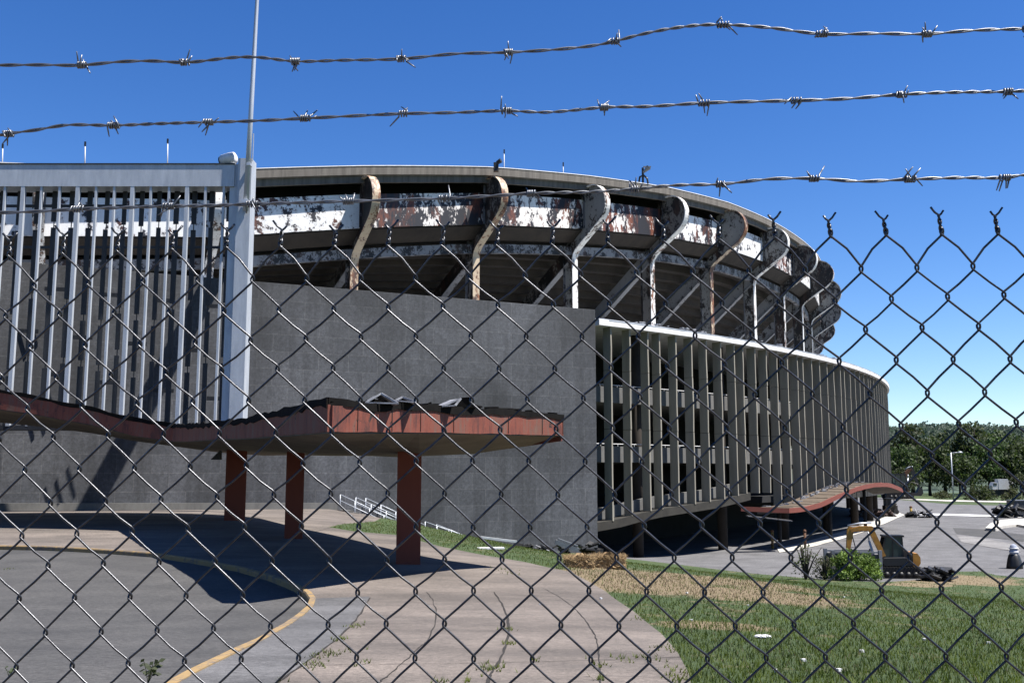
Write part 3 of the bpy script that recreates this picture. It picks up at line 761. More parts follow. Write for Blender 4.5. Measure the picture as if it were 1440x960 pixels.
edge_strip(OUTB[:6], [p-Vector((0,0,.10)) for p in OUTP[:6]], .06, M['red_mottled'], 'fascia', can, jag=.012)
edge_strip(OUTB[5:], [p-Vector((0,0,.08)) for p in OUTP[5:]], .06, M['red_mottled'], 'fascia', can, jag=.012)
edge_strip([p-Vector((0,0,.14)) for p in OUTP], [p+Vector((0,0,.03)) for p in OUTP], .05, M['tar'], 'torn_flashing', can, proud=.04, jag=.05)
edge_strip([p-Vector((0,0,.75)) for p in BK], BK, .05, M['red_fascia'], 'back_fascia', can)
mb = MB()
def thin(p, q, w=.05, h=.02): mb.beam(p, q, w, h)
# curled sheets standing up on the roof edge
def curl(u0, v0, um, vm, u1, v1, D, dep=.9):
    a, m, b = at(u0,v0,D), at(um,vm,D+.1), at(u1,v1,D)
    o = Vector((-.3, dep, 0))
    mm = MB(); mm.prism([a, m, m+Vector((0,0,-.03)), a+Vector((0,0,-.03))], (0,0,0), o)
    mm.prism([m, b, b+Vector((0,0,-.03)), m+Vector((0,0,-.03))], (0,0,0), o*.8)
    mm.beam(a, m, .05, .04); mm.beam(m, b, .05, .04); mm.beam(a, b, .05, .03)
    build(mm, 'torn_sheet', M['whitemetal'], can, recalc=True)
curl(514,566,536,553,560,567,22.6); curl(556,563,566,558,588,566,23.4); curl(622,571,648,560,640,570,24.8, .5)
mm = MB()
for i in range(46):
    u = R.uniform(470,780); D = float(np.interp(u, [465,790],[21.5,29.9])) + R.uniform(.05,.9)
    v = float(np.interp(u, [465,790],[563,583])) - R.uniform(-1,2.5); p = at(u, v, D); s_ = R.uniform(.1,.35)
    mm.box(p, (s_*1.8, s_, .04), Matrix.Rotation(R.uniform(0,3),3,'Z') @ Matrix.Rotation(R.uniform(-.5,.5),3,'X'))
p1, p2, p3, p4 = at(640,572,25.4), at(646,559,25.4), at(660,558,25.6), at(668,573,25.9)
mm.prism([p1, p2, p3, p4], (0,0,0), (0,.5,0))
build(mm, 'roof_litter', M['tar'], can, recalc=True)['kind'] = 'stuff'
for (u, vb, vt, w, dd, ang) in ((572,793,636,.72,.72,.12),(410,757,634,.72,.72,.2),(326,722,630,1.1,1.2,.25)):
    b = gp(u, vb)
    if u == 326: b = at(u, vb, 55); b.z = G(b.x, b.y)
    zt = at(u, vt, b.y).z + .12
    m_ = MB(); rot = Matrix.Rotation(ang, 3, 'Z'); h = zt - b.z + .3
    m_.box((b.x, b.y + dd/2, b.z - .3 + h/2), (w, dd, h), rot)
    build(m_, 'column', M['red_column'], can)
# seams and rivet plates along the fascia, drip edge of the soffit
for i in range(5):
    a0, a1 = OUTB[i], OUTB[i+1]; b0, b1 = OUTP[i], OUTP[i+1]; d = (b1-b0); o = Vector((-d.y, d.x, 0)).normalized()
    if o.y > 0: o = -o
    for f_ in ((.02, .61) if i in (0, 3) else (.37,)):
        m_ = MB(); m_.beam(a0.lerp(a1, f_)+o*.065+Vector((0,0,.02)), b0.lerp(b1, f_)+o*.065-Vector((0,0,.14)), .022, .012, d)
        build(m_, 'seam', M['black'], can)
m_ = MB(); q = [p+Vector((0,0,-.012)) for p in OUTB]
for a, b in zip(q[:-1], q[1:]): m_.beam(a, b, .05, .03)
build(m_, 'drip_edge', M['black'], can)
# small bracket left of the far column
m_ = MB(); m_.prism([at(296,646,53.5), at(309,633,53.5), at(309,646,53.5)], (0,0,0), (0,.4,0)); build(m_, 'bracket', M['black'], can)

# ================================================================== LOUVRE SCREEN
SD = 66.0
scr = empty('louvre_screen', (at(340,400,SD).x, SD, G(at(340,400,SD).x, SD)), 'tall silver-grey screen of vertical bars under a deep box beam, left of the flagpole', 'screen')
def zof(u, v, D): return at(u, v, D).z
zt0 = zof(310,231.5,SD); zt1 = zt0 + .0
zb_ = zof(310,262,SD); xr = at(330,400,SD).x
mb = MB(); mb.box(((xr-.3 + -45)/2, SD+.75, (zt0+zb_)/2 - .0), (abs(-45-(xr-.3)), 1.5, zt0-zb_))
build(mb, 'box_beam', M['silver'], scr)
mb = MB(); mb.box(((xr-.3-45)/2, SD+.75, zt0+.045), (abs(-45-(xr-.3)), 1.6, .09)); build(mb, 'capping', M['silver_dark'], scr)
zg = G(xr, SD)
mb = MB(); xa = at(328.5,400,SD).x; xb = at(348,400,SD).x; zq = EZ + .0475*SD - .4; mb.box(((xa+xb)/2, SD+.6, (zt0+.45+zq)/2), (xb-xa, 1.2, zt0+.45-zq)); mb.box((xa-.28, SD+.9, (zt0+.1+zq)/2), (.54, 1.5, zt0+.1-zq)); mb.box((at(326,680,SD).x, SD+.9, (zq+zg)/2), (.5, .5, zq-zg))
pil = build(mb, 'pillar', M['silver'], scr)
zbt = EZ + .0475*SD
m_ = MB(); m_.box(((xr-45)/2, SD+.75, zbt-.15), (abs(-45-xr)-.6, 1.4, .3)); build(m_, 'bottom_rail', M['silver_dark'], scr)
for zz in (zof(100,290,SD+1.3), zof(100,348,SD+1.3)):
    m_ = MB(); m_.box(((xr-45)/2, SD+1.25, zz), (abs(-45-xr)-.8, .12, .18)); build(m_, 'cross_rail', M['silver_dark'], scr)
ub = 32.0 - 78*3
k = 0
u = 309.0
while u > -330:
    x = at(u, 400, SD).x; thick = (k % 3 == 2)
    uu = u
    w = .26 if thick else .145
    m_ = MB(); m_.box((x, SD+.14, (zb_+zbt)/2), (w, .26 if thick else .2, zb_-zbt+.1))
    if x > -44: build(m_, 'thick_bar' if thick else 'bar', M['silver'], scr)
    u -= 26.0; k += 1
u = 318.0; 
while u > -330:
    x = at(u, 400, SD+1.25).x
    rs_ = random.Random(int(u)); m_ = MB(); tops = zb_+.05; w_ = .30+rs_.uniform(-.04,.05)
    for vv in (314+rs_.uniform(-3,5), 430+rs_.uniform(-22,22), 505+rs_.uniform(-18,18)):
        zc = zof(u, vv, SD+1.25); m_.box((x+rs_.uniform(-.02,.02), SD+1.25, (tops+zc)/2), (w_, .1, tops-zc)); tops = zc - .42
    m_.box((x, SD+1.25, (tops+zbt)/2), (w_, .1, tops-zbt)); m_.box((x, SD+1.31, (zb_+zbt)/2), (.06, .04, zb_-zbt))
    # a slot is missing half way up as in the rows behind
    if x > -43: build(m_, 'rear_slat', M['silver_dark'], scr)
    u -= 24.8
# added beam, unseen behind the pillar, to slant a shadow down the granite
m_ = MB(); sA = s_of_u(352, 0); pw = wallpt(30, 0, 0)
m_.beam((xr+.22, SD+1.9, zt0-.9), ((xr+.22)*82/(SD+1), 82, zt0-.9), .9, 1.7); build(m_, 'shadow_beam', M['silver'], scr)
# pale short dashes on the wall behind: lattice brackets between the rows
for row, (va, vb) in enumerate(((402,430),(465,496),(520,560))):
    for i in range(8):
        uu = 25 + i*38; v = va + (vb-va)*i/7
        p = at(uu, v, SD+5)
        if i % 2 == row % 2: continue
        m_ = MB(); m_.beam(p, p+Vector((1.5,0,-.05)), .12, .28); build(m_, 'tie_bracket', M['silver_dark'], scr)
# ================================================================== FLAGPOLE
fp = empty('flagpole', at(345,300,SD-.5), 'very tall thin pale metal flagpole clamped to the end pillar of the bar screen', 'flagpole')
PB = at(345.5,292,SD-.35); PT = at(361.6,0,SD-.35); dv = (PT-PB)
m_ = MB(); m_.tube([PB-dv*.015, PB+dv*.5, PB+dv*1.0, PB+dv*1.5], [.19,.165,.13,.10], 12); build(m_, 'pole', M['pole'], fp, smooth=True)
m_ = MB(); m_.beam(at(341,284,SD-.35), at(350,284,SD-.35), .6, .2); m_.beam(at(342,289,SD-.35), at(349.5,289,SD-.35), .5, .2); build(m_, 'clamp', M['pole'], fp)
m_ = MB(); m_.beam(at(348,232,SD-.3), at(353.5,232,SD-.3), .5, .18); build(m_, 'upper_clamp', M['pole'], fp)
m_ = MB(); m_.tube([at(355,227,SD-.1), at(356.3,200,SD-.1), at(356.5,188,SD-.1)], .035, 5); build(m_, 'lightning_rod', M['pole'], fp)
# ================================================================== FLOODLIGHT ON THE BEAM
b = at(321,231,SD+.5); b.z = zt0+.1
fl_ = empty('floodlight', b, 'stubby white drum-shaped floodlight sitting on the end of the box beam', 'floodlight')
m_ = MB(); c = b + Vector((0,0,.42))
ax = Vector((.9,-.25,.15)).normalized()
m_.tube([c-ax*.55, c-ax*.45, c+ax*.1, c+ax*.5, c+ax*.6], [.30,.42,.44,.40,.22], 16); build(m_, 'housing', M['white'], fl_, smooth=True)
m_ = MB(); m_.tube([c-ax*.60, c-ax*.54], [.34,.36], 16); build(m_, 'lens', M['black'], fl_)
m_ = MB(); m_.beam(b, c, .12, .5); build(m_, 'bracket', M['black'], fl_)
# ================================================================== MASTS ON THE ROOF RIM
def mast(u, vt, vb, D, label, seeker=True):
    a = at(u, vb, D); t = at(u, vt, D); root = empty('roof_mast', (a.x, a.y, a.z-1.2), label, 'mast', 'thin masts on the stadium roof')
    m_ = MB(); m_.tube([(a.x,a.y,a.z-1.2), t], [.07,.05], 6); build(m_, 'pole', M['white'], root, smooth=True)
    m_ = MB(); m_.box(t-Vector((0,0,.2)), (.16,.16,.5)); build(m_, 'lamp_head', M['black'], root)
def roofD(u, v):
    return None
for (u, vt, vb, D, lab) in ((4,203,226,104,'thin white mast above the box beam, leftmost of the three there'),
    (120,200,226,102,'thin white mast above the box beam, middle one of the three there'),
    (236,196,228,102,'thin white mast above the box beam, nearest the left side of the flagpole'),
    (709,211,242,116,'thin mast standing alone above the roof rim, left of its shorter twin'),
    (792,229,246,122,'short thin mast on the roof rim right of the taller lone one')):
    mast(u, vt, vb, D, lab)
# horn cluster on the roof rim
b = Vector(cyl(159.6, -46.6, ZD(-46.6)+4.1)); a_, c_ = ray(899, 262)
rs = empty('roof_speaker', b, 'twisted dark loudspeaker bracket standing on the roof rim under the lowest barbed wire', 'loudspeaker')
m_ = MB(); m_.tube([b, b+Vector((0,0,1.9))], .14, 6); m_.tube([b+Vector((-.5,0,0)), b+Vector((-.35,0,.8)), b+Vector((.1,0,1.0)), b+Vector((.5,0,.6)), b+Vector((.6,0,0))], .12, 6); build(m_, 'bracket', M['black'], rs)
m_ = MB(); m_.tube([b+Vector((.05,-.1,1.3)), b+Vector((.7,-.3,1.9))], [.12,.34], 8); m_.box(b+Vector((.5,-.2,1.95)), (.9,.2,.14)); build(m_, 'horn', M['framegrey'], rs)
b = Vector(cyl(161.2, -54.9, ZD(-54.9)+3.2))
m_ = MB(); m_.box(b+Vector((0,0,.45)), (.5,.5,.9)); m_.tube([b+Vector((.1,0,.9)), b+Vector((.5,-.2,1.1))], [.2,.25], 8)
tag(build(m_, 'camera_housing', M['black'], base=b, recalc=True), 'small dark camera housing on the roof rim above the second curved bracket', 'camera')

# ================================================================== CHAIN-LINK FENCE
A = at(165, 359, 1.327); B = at(1247, 335, 1.285)
ux = (B - A); PW = ux.length/14; ux.normalize()
upv = Vector((-.018, 0, 1)).normalized()
fy = ux.cross(upv).normalized()                      # away from the camera
if fy.y < 0: fy = -fy
HH = .0413
def warp(s, t):
    return (ux*(.0022*math.sin(s*2.3+t*3.1) + .0012*math.sin(s*9+t*6.5)) + upv*(.0035*math.sin(s*2.0+.6) + .0022*math.sin(s*5.7+t*2.1+1)) + fy*(.006*math.sin(s*1.3+t*1.7)))
def fpnt(s, t, d): return A + ux*s + upv*t + fy*d + warp(s, t)
gz = G(A.x, A.y)
i_lo, i_hi = -60, 90
fence_base = Vector((A.x, A.y, gz))
fence = empty('chain_link_fence', fence_base, 'galvanised chain-link fence of diamond mesh filling the foreground, its twisted wire tips pointing up', 'fence')
NR = 44
mb = MB(); wr = .0015
def wire(i):
    # wire i zigzags between knot column i (half pitch) and i+1
    pts = []
    hw = PW/2
    for r_ in range(NR):
        t = -HH*r_ + (.006 if r_ == 0 else 0)
        top = (i % 2 == 0)
        side = (r_ % 2 == 0)
        if not top: side = not side
        s = (i + (0 if side else 1)) * hw
        sg = 1 if side else -1                       # bends open towards +s / -s
        # next segment direction: from col i down to col i+1 is a "\" -> front
        hook = .0021
        x0 = s - sg*hook
        jt = .0016*math.sin(i*12.9+r_*7.7)
        pts.append(fpnt(x0 + sg*.0042, t+.0062+jt, (.0014 if side else -.0014)))
        pts.append(fpnt(x0 + sg*.0006, t+.0030+jt, (.0014 if side else -.0014)))
        pts.append(fpnt(x0, t+jt, 0))
        pts.append(fpnt(x0 + sg*.0006, t-.0030+jt, (-.0014 if side else .0014)))
        pts.append(fpnt(x0 + sg*.0042, t-.0062+jt, (-.0014 if side else .0014)))
        # slight bow of the long leg
        s2 = (i + (1 if side else 0)) * hw
        sm = (s+s2)/2; sgn = 1 if side else -1
        pts.append(fpnt(sm + .0008*sgn, t-HH/2-.0010+jt, (-.0026 if side else .0026)))
    return pts
for i in range(i_lo*1, i_hi*1):
    pts = wire(i)
    mb.tube(pts, wr, 6)
chain = build(mb, 'chain_mesh', M['galv_dark'], fence, smooth=True)
# twisted selvage: every second column carries a twisted pair ending in a Y
for i in range(i_lo, i_hi+1):
    if i % 2: continue
    mb = MB()
    s = i*PW/2; h = .0235 + .0025*math.sin(i*5.3); lean = .002*math.sin(i*3.3)
    for ph in (0, math.pi):
        pts = []
        for q in range(15):
            f_ = q/14; a = ph + f_*math.pi*2.6
            pts.append(fpnt(s + .0016*math.cos(a)+lean*f_, .001 + h*f_, .0016*math.sin(a)))
        sg = 1 if ph == 0 else -1
        tl = .0095 + .003*math.sin(i*7.1+ph)
        pts.append(fpnt(s + lean + sg*tl*.5, h+tl*.55, .001*sg)); pts.append(fpnt(s + lean + sg*tl*.95, h+tl*1.15, .002*sg))
        mb.tube(pts, .0015, 6)
    build(mb, 'twisted_tip', M['galv_dark'], fence, smooth=True)
# line posts beyond both edges of the view, with the arm that carries the barbed wire
for s in (i_lo*PW/2-.02, i_hi*PW/2+.02):
    p = fpnt(s, 0, .03); m_ = MB(); gz_ = G(p.x, p.y)
    m_.tube([(p.x,p.y,gz_-.1), (p.x,p.y,p.z+.30)], .03, 12); build(m_, 'post', M['galv'], fence, smooth=True)
# ================================================================== BARBED WIRE
W1 = [(0,92),(60,91.5),(112,92),(170,87),(215,86),(262,88),(330,81),(365,81),(415,86.5),(480,85),(565,83),(640,76),(712,74),(780,70),(830,65),(862,59),(900,49),(940,41),(980,36),(1018,35),(1080,39),(1155,48),(1230,47.5),(1303,48),(1370,43),(1440,41)]
W2 = [(0,190),(20,187),(50,183),(95,176),(160,176.5),(225,174),(293,172),(360,170),(430,166.5),(500,163),(567,160),(640,158.5),(712,156),(770,158),(852,151),(910,150),(990,145),(1060,143),(1122,141.5),(1190,139),(1268,133),(1340,130),(1418,129),(1440,128)]
W3 = [(0,299),(60,297),(110,294),(170,292),(237,290),(290,289),(355,287),(420,285),(490,283),(560,281),(625,279),(700,275),(747,272),(830,270),(893,266),(930,262),(965,260),(1015,259),(1080,252),(1145,251),(1210,255),(1280,252),(1350,250),(1413,250),(1440,246)]
B1 = [115,260,415,565,715,865,1017,1155,1303,1446]; B2 = [12,160,293,430,567,712,850,990,1120,1268,1418]; B3 = [110,237,355,490,625,747,893,1014,1145,1280,1413]
# plane of the wires: same as the fence, depth of each strand a little different
def onplane(u, v, off):
    a, c = ray(u, v); d = Vector((a, 1, c)); o = Vector((0,0,EZ))
    P0 = A + fy*off
    k_ = (P0 - o).dot(fy) / d.dot(fy)
    return o + d*k_
def strand(W, BB, off, name, label, seed):
    rr_ = random.Random(seed)
    P_ = [onplane(u, v, off) for u, v in W]
    d0 = (P_[1]-P_[0]).normalized(); d1 = (P_[-1]-P_[-2]).normalized()
    L0 = -22*PW/2-.02; 
    endA = A + ux*(i_lo*PW/2-.02) + fy*(off); endA.z = P_[0].z + (-.004)
    endB = A + ux*(i_hi*PW/2+.02) + fy*(off); endB.z = P_[-1].z + .01
    P_ = [endA, endA.lerp(P_[0], .5)] + P_ + [P_[-1].lerp(endB, .5), endB]
    # resample by arclength with smooth interpolation
    cum = [0]
    for a, b in zip(P_[:-1], P_[1:]): cum.append(cum[-1] + (b-a).length)
    N = int(cum[-1]/.004); out = []
    for q in range(N+1):
        s = cum[-1]*q/N; j = min(max(int(np.searchsorted(cum, s))-1, 0), len(P_)-2); f_ = (s-cum[j])/(cum[j+1]-cum[j])
        p0 = P_[max(j-1,0)]; p1 = P_[j]; p2 = P_[j+1]; p3 = P_[min(j+2, len(P_)-1)]
        t1 = (p2-p0)*.5*((cum[j+1]-cum[j])/max((cum[j+1]-cum[max(j-1,0)])/2, 1e-6)); t2 = (p3-p1)*.5*((cum[j+1]-cum[j])/max((cum[min(j+2,len(P_)-1)]-cum[j])/2, 1e-6))
        h00 = 2*f_**3-3*f_**2+1; h10 = f_**3-2*f_**2+f_; h01 = -2*f_**3+3*f_**2; h11 = f_**3-f_**2
        out.append(p1*h00 + t1*h10 + p2*h01 + t2*h11)
    m_ = MB(); Lp = .064
    for ph in (0, math.pi):
        pts = []; s = 0; ang = ph + seed
        for q, p in enumerate(out):
            if q: 
                s += (out[q]-out[q-1]).length; ang += 2*math.pi*(out[q]-out[q-1]).length/(Lp*(1+.35*math.sin(s*11+seed)))
            pts.append(p + (upv*math.cos(ang) + fy*math.sin(ang))*.0013)
        m_.tube(pts, .00125, 6)
    w = build(m_, name, M['galv'], base=out[0], smooth=True)
    tag(w, label, 'barbed wire', 'barbed wire strands above the fence')
    for u in BB:
        v = float(np.interp(u, [p[0] for p in W], [p[1] for p in W])) if u < 1440 else W[-1][1]
        c = onplane(u, v, off); bm_ = MB()
        # tightly wound coil
        wdt = rr_.uniform(.0085, .013)
        for c_i in (-1, 1):
            pts = []
            turns = rr_.choice([1.6, 2.1, 2.6]); a0 = rr_.uniform(0, 6.28)
            n_ = int(turns*10); rad_ = .0040
            cc = c + ux*(c_i*wdt*.33)
            def cp_(q): a = a0 + 2*math.pi*turns*q/n_; return cc + ux*((q/n_-.5)*wdt*.6) + (upv*math.cos(a) + fy*math.sin(a))*rad_
            core = [cp_(q) for q in range(n_+1)]
            def tangent(q):
                a = a0 + 2*math.pi*turns*q/n_; return (upv*-math.sin(a) + fy*math.cos(a))
            L1 = rr_.uniform(.008, .019); L2 = rr_.uniform(.008, .019)
            ts = -tangent(0) + ux*rr_.uniform(-.9,.9); te = tangent(n_) + ux*rr_.uniform(-.9,.9)
            for tt in (ts, te):
                if abs(tt.dot(fy)) > .7: tt -= fy*tt.dot(fy)*.6; 
                if abs(tt.dot(upv)) < .5: tt += upv*(.8 if rr_.random() < .5 else -.8)
            ts.normalize(); te.normalize()
            pts = [core[0] + ts*L1, core[0] + ts*L1*.5] + core + [core[-1] + te*L2*.5, core[-1] + te*L2]
            bm_.tube(pts, [.0007, .00105] + [.00115]*len(core) + [.00105, .0007], 6)
        build(bm_, 'barb', M['galv'], w, smooth=True)
strand(W1, B1, -.012, 'barbed_wire', 'topmost twisted strand of barbed wire crossing the deep blue sky', 3)
strand(W2, B2, -.006, 'barbed_wire', 'middle strand of barbed wire, crossing the sky below the topmost one', 11)
strand(W3, B3, .0, 'barbed_wire', 'lowest strand of barbed wire, passing in front of the stadium roof brackets', 23)
# ================================================================== VEGETATION
def leafquad(mb, p, s, rnd):
    a = Vector((rnd.uniform(-1,1), rnd.uniform(-1,1), rnd.uniform(-.6,.9))).normalized(); b = a.orthogonal().normalized()
    b = Matrix.Rotation(rnd.uniform(0,6.28), 3, a) @ b; c = a.cross(b)
    mb.add([p+b*s*.5, p+c*s*.32, p-b*s*.5, p-c*s*.32], [(0,1,2,3)])
def tree_mesh(h, w, ncl, nlf, ls, seed, trunk=.28):
    rnd = random.Random(seed); t = MB(); L = MB()
    th = h*trunk
    t.tube([(0,0,-.6), (.1,0,th*.5), (rnd.uniform(-.3,.3),0,th), (rnd.uniform(-.5,.5),0,h*.62)], [h*.035, h*.028, h*.022, h*.008], 8)
    for i in range(ncl):
        a = rnd.uniform(0, 6.28); zz = rnd.uniform(.12, .97); prof = math.sin(math.pi*min(max((zz*.86+.12),0),1))**.6
        rr_ = w/2*prof*rnd.uniform(.35,.95); c = Vector((math.cos(a)*rr_, math.sin(a)*rr_, th*.7 + (h-th*.7)*zz))
        if i < 9: t.tube([(0,0,th*rnd.uniform(.8,1.5)), c*.55+Vector((0,0,th*.4)), c], [h*.012, h*.008, h*.004], 5)
        R0 = w*rnd.uniform(.11,.19)
        for j in range(nlf):
            d = Vector((rnd.gauss(0,1), rnd.gauss(0,1), rnd.gauss(0,.75))); d = d.normalized()*R0*rnd.uniform(.55,1.08)
            leafquad(L, c+d, ls*rnd.uniform(.6,1.3), rnd)
    return t, L
protos = []
KIND = ['broad', 'tall', 'low', 'loose']
for k, (h, w, nc, nl, ls) in enumerate(((15,15,44,64,.95),(19,11,42,60,.95),(11,13,36,60,.85),(16,13,28,50,.9))):
    t, L = tree_mesh(h, w, nc, nl, ls, 40+k); protos.append((t, L))
TREES = []
def put_tree(kind, x, y, s, label, rz=None):
    t, L = protos[kind]; z = G(x, y) + hillh(x, y)
    if not isinstance(protos[kind], list):
        root = empty('tree', (x, y, z), label, 'tree', 'trees at the far edge of the parking lot')
        a = bpy.data.objects.new('trunk', None)
    return None
first = {}
def tree_at(kind, u, D, s, label):
    a, _ = ray(u, 690); x = a*D; y = D; z = G(x, y) + hillh(x, y)
    if kind not in first:
        t, L = protos[kind]
        root = empty('tree', (0,0,0), label, 'tree', 'trees at the far edge of the parking lot')
        build(t, 'trunk', M['bark'], root, local=True, smooth=True); build(L, 'crown', M['leaf'], root, local=True)
        first[kind] = root; o = root
        o.location = (x, y, z); o.rotation_euler = (0,0,R.uniform(0,6)); o.scale = (s,)*3
    else:
        o = copy_tree(first[kind], (x, y, z), R.uniform(0,6), s, label)
    return o
TS = [(0,1262,318,1.0,'broad dark tree just right of the stadium edge, behind the far excavator'),
 (1,1284,345,1.25,'tall tree rising behind the far excavator arm'),
 (0,1308,330,1.15,'broad tree midway between the far excavator arm and the lamp post'),
 (3,1330,352,1.3,'loose-crowned tree directly behind the lamp post'),
 (2,1350,322,1.1,'low round tree just right of the lamp post'),
 (1,1368,350,1.3,'tall tree behind the low bushes right of the lamp post'),
 (0,1392,338,1.2,'broad tree left of the white truck among the trees'),
 (3,1414,356,1.35,'loose-crowned tree above the white truck'),
 (0,1440,335,1.2,'broad dark tree at the right edge of the wood above the white truck'),
 (2,1272,300,.75,'low dense tree half hidden behind the far excavator body'),
 (2,1438,300,.6,'low bushy tree at the right edge in front of the wood'),
 (1,1470,345,1.3,'tall tree past the right edge of the view'),
 (0,1245,350,1.2,'broad tree whose crown just clears the stadium edge'),
 (0,1500,330,1.2,'broad tree far past the right edge of the view')]
for k, u, D, s, lab in TS: tree_at(k, u, D, s, lab)
# low bushes in the grass
def bush(name, u, v, w, h, nl, ls, label, mat, D=None, group=None, seed=1):
    b = gp(u, v) if D is None else at(u, v, D)
    if D is not None: b.z = G(b.x, b.y)
    rnd = random.Random(seed); root = empty(name, b, label, 'bush', group); t = MB(); L = MB()
    for i in range(14):
        a = rnd.uniform(0,6.28); r_ = rnd.uniform(.1,.48); tip = Vector((math.cos(a)*r_*w, math.sin(a)*r_*w*.6, h*rnd.uniform(.6,1.0)))
        t.tube([b, b+tip*.5+Vector((0,0,h*.1)), b+tip], [.03*h, .02*h, .008*h], 5)
    ncl = 26
    for i in range(ncl):
        a = rnd.uniform(0,6.28); q = rnd.random()**.5; zz = rnd.uniform(.12,.95)
        c = b + Vector((math.cos(a)*q*w*.42*(1.15-.5*zz), math.sin(a)*q*w*.3, h*zz*(1-.35*q*q)))
        for j in range(nl//ncl):
            d = Vector((rnd.gauss(0,1), rnd.gauss(0,1), rnd.gauss(0,.8))).normalized()*w*rnd.uniform(.06,.12)
            leafquad(L, c+d, ls*rnd.uniform(.6,1.3), rnd)
    build(t, 'stems', M['bark'], root, smooth=True); build(L, 'foliage', mat, root)
bush('bush', 1378, 703, 11, 4.2, 1600, .55, 'large dark bush on the far grass right of the lamp post', M['leaf'], None, 'bushes on the far grass', 5)
bush('bush', 1325, 701, 7, 2.2, 700, .45, 'small pale bush on the far grass left of the lamp post', M['leaf_sparse'], None, 'bushes on the far grass', 6)
bush('bush', 1425, 704, 7, 3.5, 900, .5, 'scrubby bush on the far grass near the right edge', M['leaf_sparse'], None, 'bushes on the far grass', 7)
bush('bush', 1200, 816, 4.7, 2.1, 5200, .19, 'bright green leafy bush in front of the grey container', M['leaf_bright'], 73.5, None, 8)
bush('sapling', 1160, 817, 2.4, 1.8, 700, .14, 'dark olive shrub between the bright bush and the spindly one', M['leaf_sparse'], 73.5, None, 9)
bush('sapling', 1133, 815, 2.6, 2.7, 260, .16, 'spindly half-bare shrub at the edge of the lot, left of the container', M['leaf_sparse'], 73.5, None, 10)
# the far wood: one mass of small crowns on the hill
rnd = random.Random(5); mb = MB(); ctr = []
for i in range(1500):
    y = 400 + 600*rnd.random()**.75; a, _ = ray(rnd.uniform(1205, 1500), 650); x = a*y
    z = EZ-7.3+hillh(x, y); hh = rnd.uniform(7, 15); rr_ = rnd.uniform(4, 8.5)
    for j in range(44):
        d = Vector((rnd.gauss(0,1), rnd.gauss(0,1), abs(rnd.gauss(0,.9)))).normalized()
        p = Vector((x, y, z+hh*.45)) + Vector((d.x*rr_, d.y*rr_, d.z*hh*.6))*rnd.uniform(.75,1.05)
        leafquad(mb, p, rnd.uniform(1.6,3.2), rnd)
tag(build(mb, 'wood', M['leaf_hazy']), 'distant wooded hillside', 'wood', kind='stuff')
# grass blades
rnd = np.random.default_rng(3)
def blades(name, mat, N, cond, hmin, hmax, wid):
    us = []; 
    # sample in view space so density follows the picture, then place on the ground
    V = []; Fc = []; n = 0; tries = 0
    lx = []; ly = []
    while n < N and tries < 40:
        D = 9.0*np.exp(rnd.random(N*2)*math.log(85/9.0)); u = rnd.uniform(440, 1640, N*2)
        x = (u-720)/1400/.99*D
        for xi, yi in zip(x, D):
            if n >= N: break
            if cond(xi, yi): lx.append(xi); ly.append(yi); n += 1
        tries += 1
    lx = np.array(lx); ly = np.array(ly); lz = GZ(lx, ly)
    for xi, yi, zi in zip(lx, ly, lz):
        h = rnd.uniform(hmin, hmax)*(1+yi*.006); w = wid*(1+yi*.05); a = rnd.uniform(0, 6.28); l = rnd.uniform(-.6, .6)*h; l2 = rnd.uniform(-.6,.6)*h
        dx, dy = math.cos(a)*w, math.sin(a)*w; o = len(V)
        V += [(xi-dx, yi-dy, zi-.01), (xi+dx, yi+dy, zi-.01), (xi+l, yi+l2, zi+h)]; Fc.append((o, o+1, o+2))
    m_ = MB(); m_.add(V, Fc); return tag(build(m_, name, mat), kind='stuff')
def lawncond(x, y):
    p = (x, y)
    if pip(p, LOTP) or pip(p, WALKP) or pip(p, ROADP) or pip(p, STRIPP): return False
    return (W0.x - x)*.44*1 + 0 < 1e9 and (Vector((x, y, 0))-Vector((W0.x, W0.y, 0))).dot(WN) > 0
drys = [(gp(u, v), r) for (u, v, r) in ((930,826,3.6),(1035,834,3.4),(990,815,5),(880,812,3.4),(1345,815,4.5))]
def isdry(x, y): return any(math.hypot(x-p.x, y-p.y) < r*(.75+.35*math.sin(x*2.1+math.sin(y*1.7)*2)*math.cos(y*1.3)) for p, r in drys)
blades('grass', M['blade'], 72000, lambda x, y: (not isdry(x, y) or R.random() < .25) and lawncond(x, y), .03, .085, .005)
blades('dry_grass', M['blade_dry'], 9000, lambda x, y: (isdry(x, y) or R.random() < .07) and lawncond(x, y), .02, .06, .005)
# weeds in the joints
mb = MB(); wr_ = random.Random(9)
for (u, v, n_, s) in ((690,940,40,.5),(713,885,26,.3),(715,905,18,.25),(505,933,10,.3),(460,920,40,.5),(440,935,26,.4),(500,880,20,.4),(843,935,18,.3),(842,955,16,.25),(880,927,18,.7),(920,925,14,.5),(655,957,8,.1),(748,928,8,.2),(700,800,26,1.0),(720,806,20,.8),(940,912,30,.5),(962,945,40,.5),(958,958,30,.3),(620,957,12,.2),(905,870,30,.6),(480,898,20,.3),(12,800,10,.3),(150,715,20,1.2),(470,741,24,1.0),(395,958,6,.1)):
    c = gp(u, v)
    for i in range(n_):
        x = c.x + wr_.gauss(0, s*.22); y = c.y + wr_.gauss(0, s*.5); z = G(x, y)
        for q in range(3):
            a = wr_.uniform(0, 6.28); h = wr_.uniform(.02,.06); l = h*.8
            b_ = Vector((x, y, z)); tip = b_ + Vector((math.cos(a)*l, math.sin(a)*l, h)); sd = Vector((-math.sin(a), math.cos(a), 0))*.008
            mb.add([b_-sd, b_+sd, tip], [(0,1,2)])
